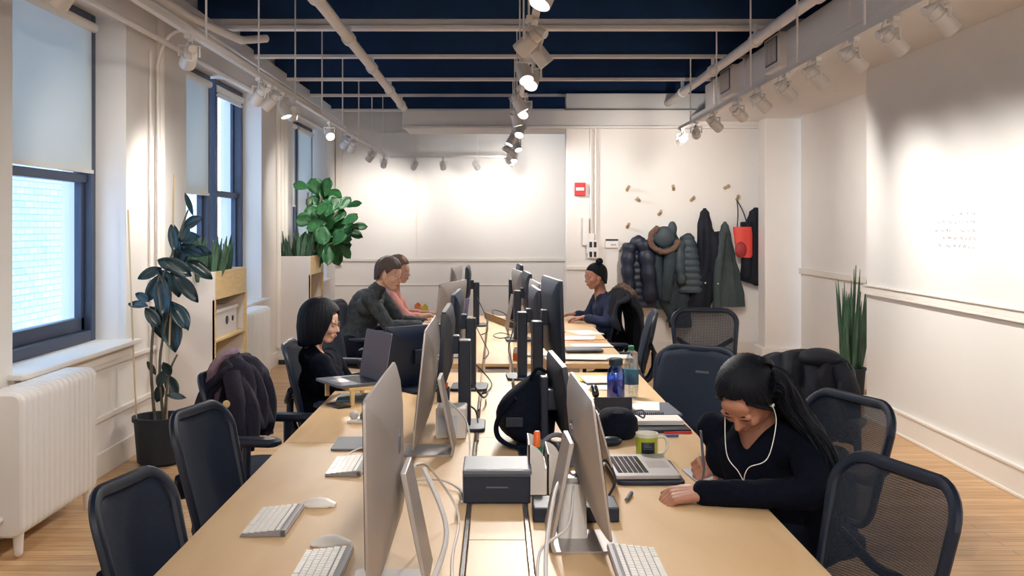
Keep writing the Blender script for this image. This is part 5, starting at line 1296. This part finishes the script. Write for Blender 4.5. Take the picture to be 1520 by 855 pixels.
# ================================================================== TRACK LIGHTS
def track(name, label, a, b_, group='ceiling lamp tracks'):
    a, b_ = V(a), V(b_); t = thing(name, label, 'lamp track', a, 0, group); d = b_-a
    L = d.length; ax = d.normalized(); sd = V((0,0,1)).cross(ax)
    mb = MB(); pts = [(-.018,-.012), (.018,-.012), (.018,.02), (-.018,.02)]
    mb.loft([[ax*q*L+sd*x+V((0,0,z)) for x, z in pts] for q in (0, 1)]); mb.build('track_rail', M['track'], t, False, .002)
    n = max(2, int(L/1.3)+1)
    for i in range(n):
        p = ax*(L*(i+.5)/n); MB().tube([p+V((0,0,.02)), p+V((0,0,ZC-a.z))], .007, 6).build('hanger_rod', M['pipe'], t)
    return t
ZT = 2.68
track('lamp_track', 'long white lamp track along the window wall', (-1.66, -2.5, ZT), (-1.66, 15.3, ZT))
track('lamp_track', 'short lamp track running across before the far wall', (-1.62, 15.3, ZT), (.14, 15.3, ZT))
track('lamp_track', 'lamp track hanging over the middle of the tables', (.19, 3.0, ZT), (.19, 15.2, ZT))
track('lamp_track', 'long white lamp track hanging below the air duct on the right', (1.96, -2.5, ZT), (1.96, 10.85, ZT))
def lamp_head(d, k=1.0):
    """origin at the track ; can aims along d"""
    k = .86; t = empty('track_lamp'); d = V(d).normalized(); c = V((0,0,-.15*k)); q = aim_rot(d)
    sd = V((0,0,1)).cross(d); sd = sd.normalized() if sd.length > .1 else V((1,0,0))
    MB().box((0,0,-.02), (.035,.09,.03)).build('adapter', M['can'], t, False, .004)
    MB().tube([(0,0,-.03), (0,0,-.07)], .009, 8).build('stem', M['can'], t)
    y = MB(); w = .062*k
    y.tube([V((0,0,-.07))+sd*0, V((0,0,-.07))+sd*w, c+sd*w], .007, 8).tube([V((0,0,-.07)), V((0,0,-.07))-sd*w, c-sd*w], .007, 8); y.build('yoke', M['can'], t)
    mb = MB(); prof = [(.0,-.075), (.040,-.075), (.042,-.072), (.042,-.03), (.050,-.026), (.052,.085), (.047,.085), (.044,.0)]
    vs = [(r*k, z*k) for r, z in prof]
    mb.lathe(vs, (0,0,0), 24); mb.v = [q @ p+c for p in mb.v]; can = mb.build('lamp_can', M['can'], t)
    mb = MB().lathe([(.0,.066*k), (.046*k,.066*k), (.046*k,.069*k), (0,.069*k)], (0,0,0), 24); mb.v = [q @ p+c for p in mb.v]; mb.build('lamp_lens', M['lens'], can, False)
    # transformer cylinder
    tb = MB(); tb.lathe([(.0,-.05), (.026,-.05), (.026,.05), (0,.05)], (0,0,0), 18); q2 = aim_rot((-d.x, -d.y, -.35)); off = V((-d.x, -d.y, 0))*.075+V((0,0,-.10))
    tb.v = [q2 @ (p*k)+off*k for p in tb.v]; tb.build('transformer', M['can'], t)
    MB().tube(arc([V((0,0,-.03)), off*k+V((0,0,.06)), off*k*1.5+V((0,0,.02)), off*k*1.25+V((0,0,-.05))], 5), .004, 6).build('lamp_wire', M['track'], t)
    return t, c
LC = (1.0, .945, .88)
def spot(x, y, target, label, group, W=60, size=70, blend=.8, real=True):
    p = V((x, y, ZT)); tgt = V(target); d = tgt-(p+V((0,0,-.15))); t, c = lamp_head(d); t.location = p; tag(t, label, 'lamp', group)
    if real:
        ld = bpy.data.lights.new('lamp_beam', 'SPOT'); ld.energy = W*2.0; ld.color = LC; ld.spot_size = R(size*1.35); ld.spot_blend = 1.0; ld.shadow_soft_size = .045
        lo = bpy.data.objects.new('lamp_beam', ld); COL.objects.link(lo); lo.parent = t; dn = d.normalized(); lo.location = c+dn*.10
        lo.rotation_mode = 'QUATERNION'; lo.rotation_quaternion = V((0,0,-1)).rotation_difference(dn)
    return t
ordn = ['first', 'second', 'third', 'fourth', 'fifth', 'sixth', 'seventh', 'eighth', 'ninth', 'tenth', 'eleventh', 'twelfth']
GR = 'track lamps along the right'
for i, y in enumerate((2.6, 3.55, 4.45, 5.0, 5.55, 6.2, 6.85, 7.5, 8.2, 9.1, 9.95, 10.7)):
    if i < 2: lab = 'track lamp on the right just outside the picture'
    else: lab = '%s lamp from the near end of the right track, aimed at the whiteboard wall' % ordn[i-2]
    if i == 10: tg = (2.6, 13.05, 1.85)
    elif i == 11: tg = (1.7, 13.05, 1.9)
    else: tg = (3.17, y+.25, 1.42) if y < 8 else (3.7, y+1.5, 1.4)
    spot(1.96, y, tg, lab, GR, 40 if i < 7 else (64 if i < 10 else 60), 66)
for i, y in enumerate((-1.5, .6)): spot(1.96, y, (3.17, y+.2, 1.4), 'added fill lamp on the right track behind the viewer', 'added fill lamps behind the viewer', 42, 66); spot(-1.66, y, (-2.6, y+.2, 1.3), 'added fill lamp on the left track behind the viewer', 'added left fill lamps behind the viewer', 45, 66)  # unseen lamps added on both sides to fill the room from behind
GL = 'track lamps along the window wall'
for i, (y, tg, lab) in enumerate(((5.45, (-2.6,7.35,1.6), 'big track lamp nearest on the left track, beside the first wide window'), (7.05, (-2.6,7.9,1.5), 'left lamp of the cluster above the double window'), (7.4, (-2.6,7.45,1.5), 'second lamp of the cluster above the double window'), (7.85, (-1.0,7.6,.7), 'third lamp of the cluster above the double window'),
      (8.2, (-2.6,11.6,1.5), 'fourth lamp of the cluster above the double window'), (10.0, (-.6,7.0,.7), 'brightly lit left track lamp beside the farther window'), (11.1, (-2.6,12.3,1.6), 'left track lamp with a bluish glint past the bright one'), (11.6, (-2.2,12.4,1.5), 'left track lamp aimed at the fiddle leaf fig'), (13.3, (-2.6,14.0,1.5), 'second last lamp of the left track'), (14.8, (-2.0,16.2,1.8), 'last lamp of the left track at its corner'))):
    spot(-1.66, y, tg, lab, GL, 30 if tg[0] < -2.1 else 50, 66)
spot(-1.66, 3.9, (-2.6, 4.2, 1.4), 'left track lamp just outside the picture', 'left track lamps outside the picture', 45, 66)
GF = 'track lamps before the far wall'
for i, (x, tg, w_, lab) in enumerate(((-1.25, (-1.7,16.2,1.9), 11, 'left lamp of the short cross track'), (-.82, (-.8,16.2,1.95), 26, 'middle lamp of the short cross track'), (-.32, (.1,16.2,1.95), 20, 'right lamp of the short cross track'))): spot(x, 15.3, tg, lab, GF, w_*.5, 86)
GC = 'track lamps over the tables'
cl = [(5.0, (-2.4,6.5,.3), 55), (5.35, (1.9,5.6,.4), 40), (6.0, (.6,4.6,.74), 50), (6.25, (-.3,4.6,.74), 60), (7.5, (1.2,7.4,.6), 50), (7.9, (-.5,6.2,.74), 60), (8.5, (.6,8.6,.74), 50), (9.6, (-.2,8.2,.74), 70), (10.6, (-.8,10.2,.74), 50), (11.4, (.8,10.4,.74), 50), (12.4, (1.8,13.05,1.6), 40), (13.2, (.2,12.2,.4), 50), (13.9, (.45,16.2,1.9), 55), (14.7, (.55,16.2,2.1), 26)]
for i, (y, tg, w_) in enumerate(cl):
    spot(.19+(.03 if i % 2 else -.03), y, tg, '%s lamp from the near end of the middle track' % (ordn[i] if i < 12 else ('thirteenth' if i == 12 else 'last')), GC, w_, 80, .9)
for i, (y, tg, w_) in enumerate(((3.4, (.7,2.6,.74), 34), (3.9, (-.6,3.2,.74), 34))): spot(.19, y, tg, 'middle track lamp just above the picture edge', 'middle track lamps above the picture', w_*.3, 90)
track('lamp_track', 'middle lamp track behind the viewer', (.19, -3.0, ZT), (.19, 2.2, ZT))
for y, tx in ((1.6, 1.2), (.6, -1.4), (-.4, .6), (-1.4, -.8), (-2.4, 1.0)): spot(.19, y, (tx, y+2.5, .3), 'added fill lamp on the middle track behind the viewer', 'added middle fill lamps behind the viewer', 32, 100)  # extra lamps added out of view to brighten the near desks and chairs
for x, y, tg in ((-1.66, -.6, (-1.2, -3.4, 3.0)), (1.96, -.8, (1.2, -3.4, 3.0)), (-1.66, 1.6, (-.4, -3.4, 2.6)), (1.96, 1.4, (.4, -3.4, 2.6))): spot(x, y, tg, 'added fill lamp bouncing light off the rear wall behind the viewer', 'added fill lamps bouncing off the rear wall', 90, 100)  # added out of view; bounce off the rear wall lifts the ambient light
# ---- whiteboard scribbles
def scribble(y0, z0, w, h, rows, m, label, seed, wall=XR):
    rnd = random.Random(seed); mb = MB()
    for r in range(rows):
        y = 0
        while y < w:
            if rnd.random() < .75:
                pts = [V((-.001, y+q*.012, -r*h/rows+rnd.uniform(-.012,.014))) for q in range(int(rnd.uniform(2, 7)))]
                if len(pts) > 1: mb.tube(pts, .0016, 4)
                y += .012*len(pts)
            y += .03
    o = mb.build('wall_writing', m, None, loc=(wall-.001, y0, z0)); tag(o, label, 'writing', 'faint notes on the whiteboard wall')
scribble(6.7, 1.72, .62, .28, 5, M['ink'], 'faint grey handwriting on the right whiteboard wall, cluster nearest the camera', 1)
scribble(9.1, 1.92, .35, .14, 3, M['ink'], 'faint grey handwriting lines high in the whiteboard recess', 2, 3.7)
scribble(9.15, 1.74, .3, .16, 3, M['inkr'], 'faint reddish handwriting below the grey lines in the recess', 3, 3.7)
# ================================================================== DAYLIGHT
w = bpy.data.worlds.new('world'); SC.world = w; w.use_nodes = True
bg = w.node_tree.nodes['Background']; bg.inputs[0].default_value = (.58,.78,1,1); bg.inputs[1].default_value = 6.0
for (a, b_) in openings:
    ld = bpy.data.lights.new('daylight', 'AREA'); ld.shape = 'RECTANGLE'; ld.size = b_-a; ld.size_y = WT-SILL; ld.energy = 60; ld.color = (.5,.7,1)
    lo = bpy.data.objects.new('daylight', ld); COL.objects.link(lo); lo.location = (XG-.12, (a+b_)/2, (SILL+WT)/2)
    lo.rotation_mode = 'QUATERNION'; lo.rotation_quaternion = V((0,0,-1)).rotation_difference(V((1,0,0)))
    ld.cycles.is_portal = True   # guides the sky light through the window
vs_ = SC.view_settings; vs_.view_transform = 'Standard'; vs_.look = 'None'; vs_.exposure = -0.16; vs_.gamma = 1; vs_.use_curve_mapping = False
SC.cycles.use_denoising = True
SC.cycles.max_bounces = 9; SC.cycles.diffuse_bounces = 7; SC.cycles.transparent_max_bounces = 16; SC.cycles.sample_clamp_indirect = 6
SC.cycles.caustics_reflective = False; SC.cycles.caustics_refractive = False
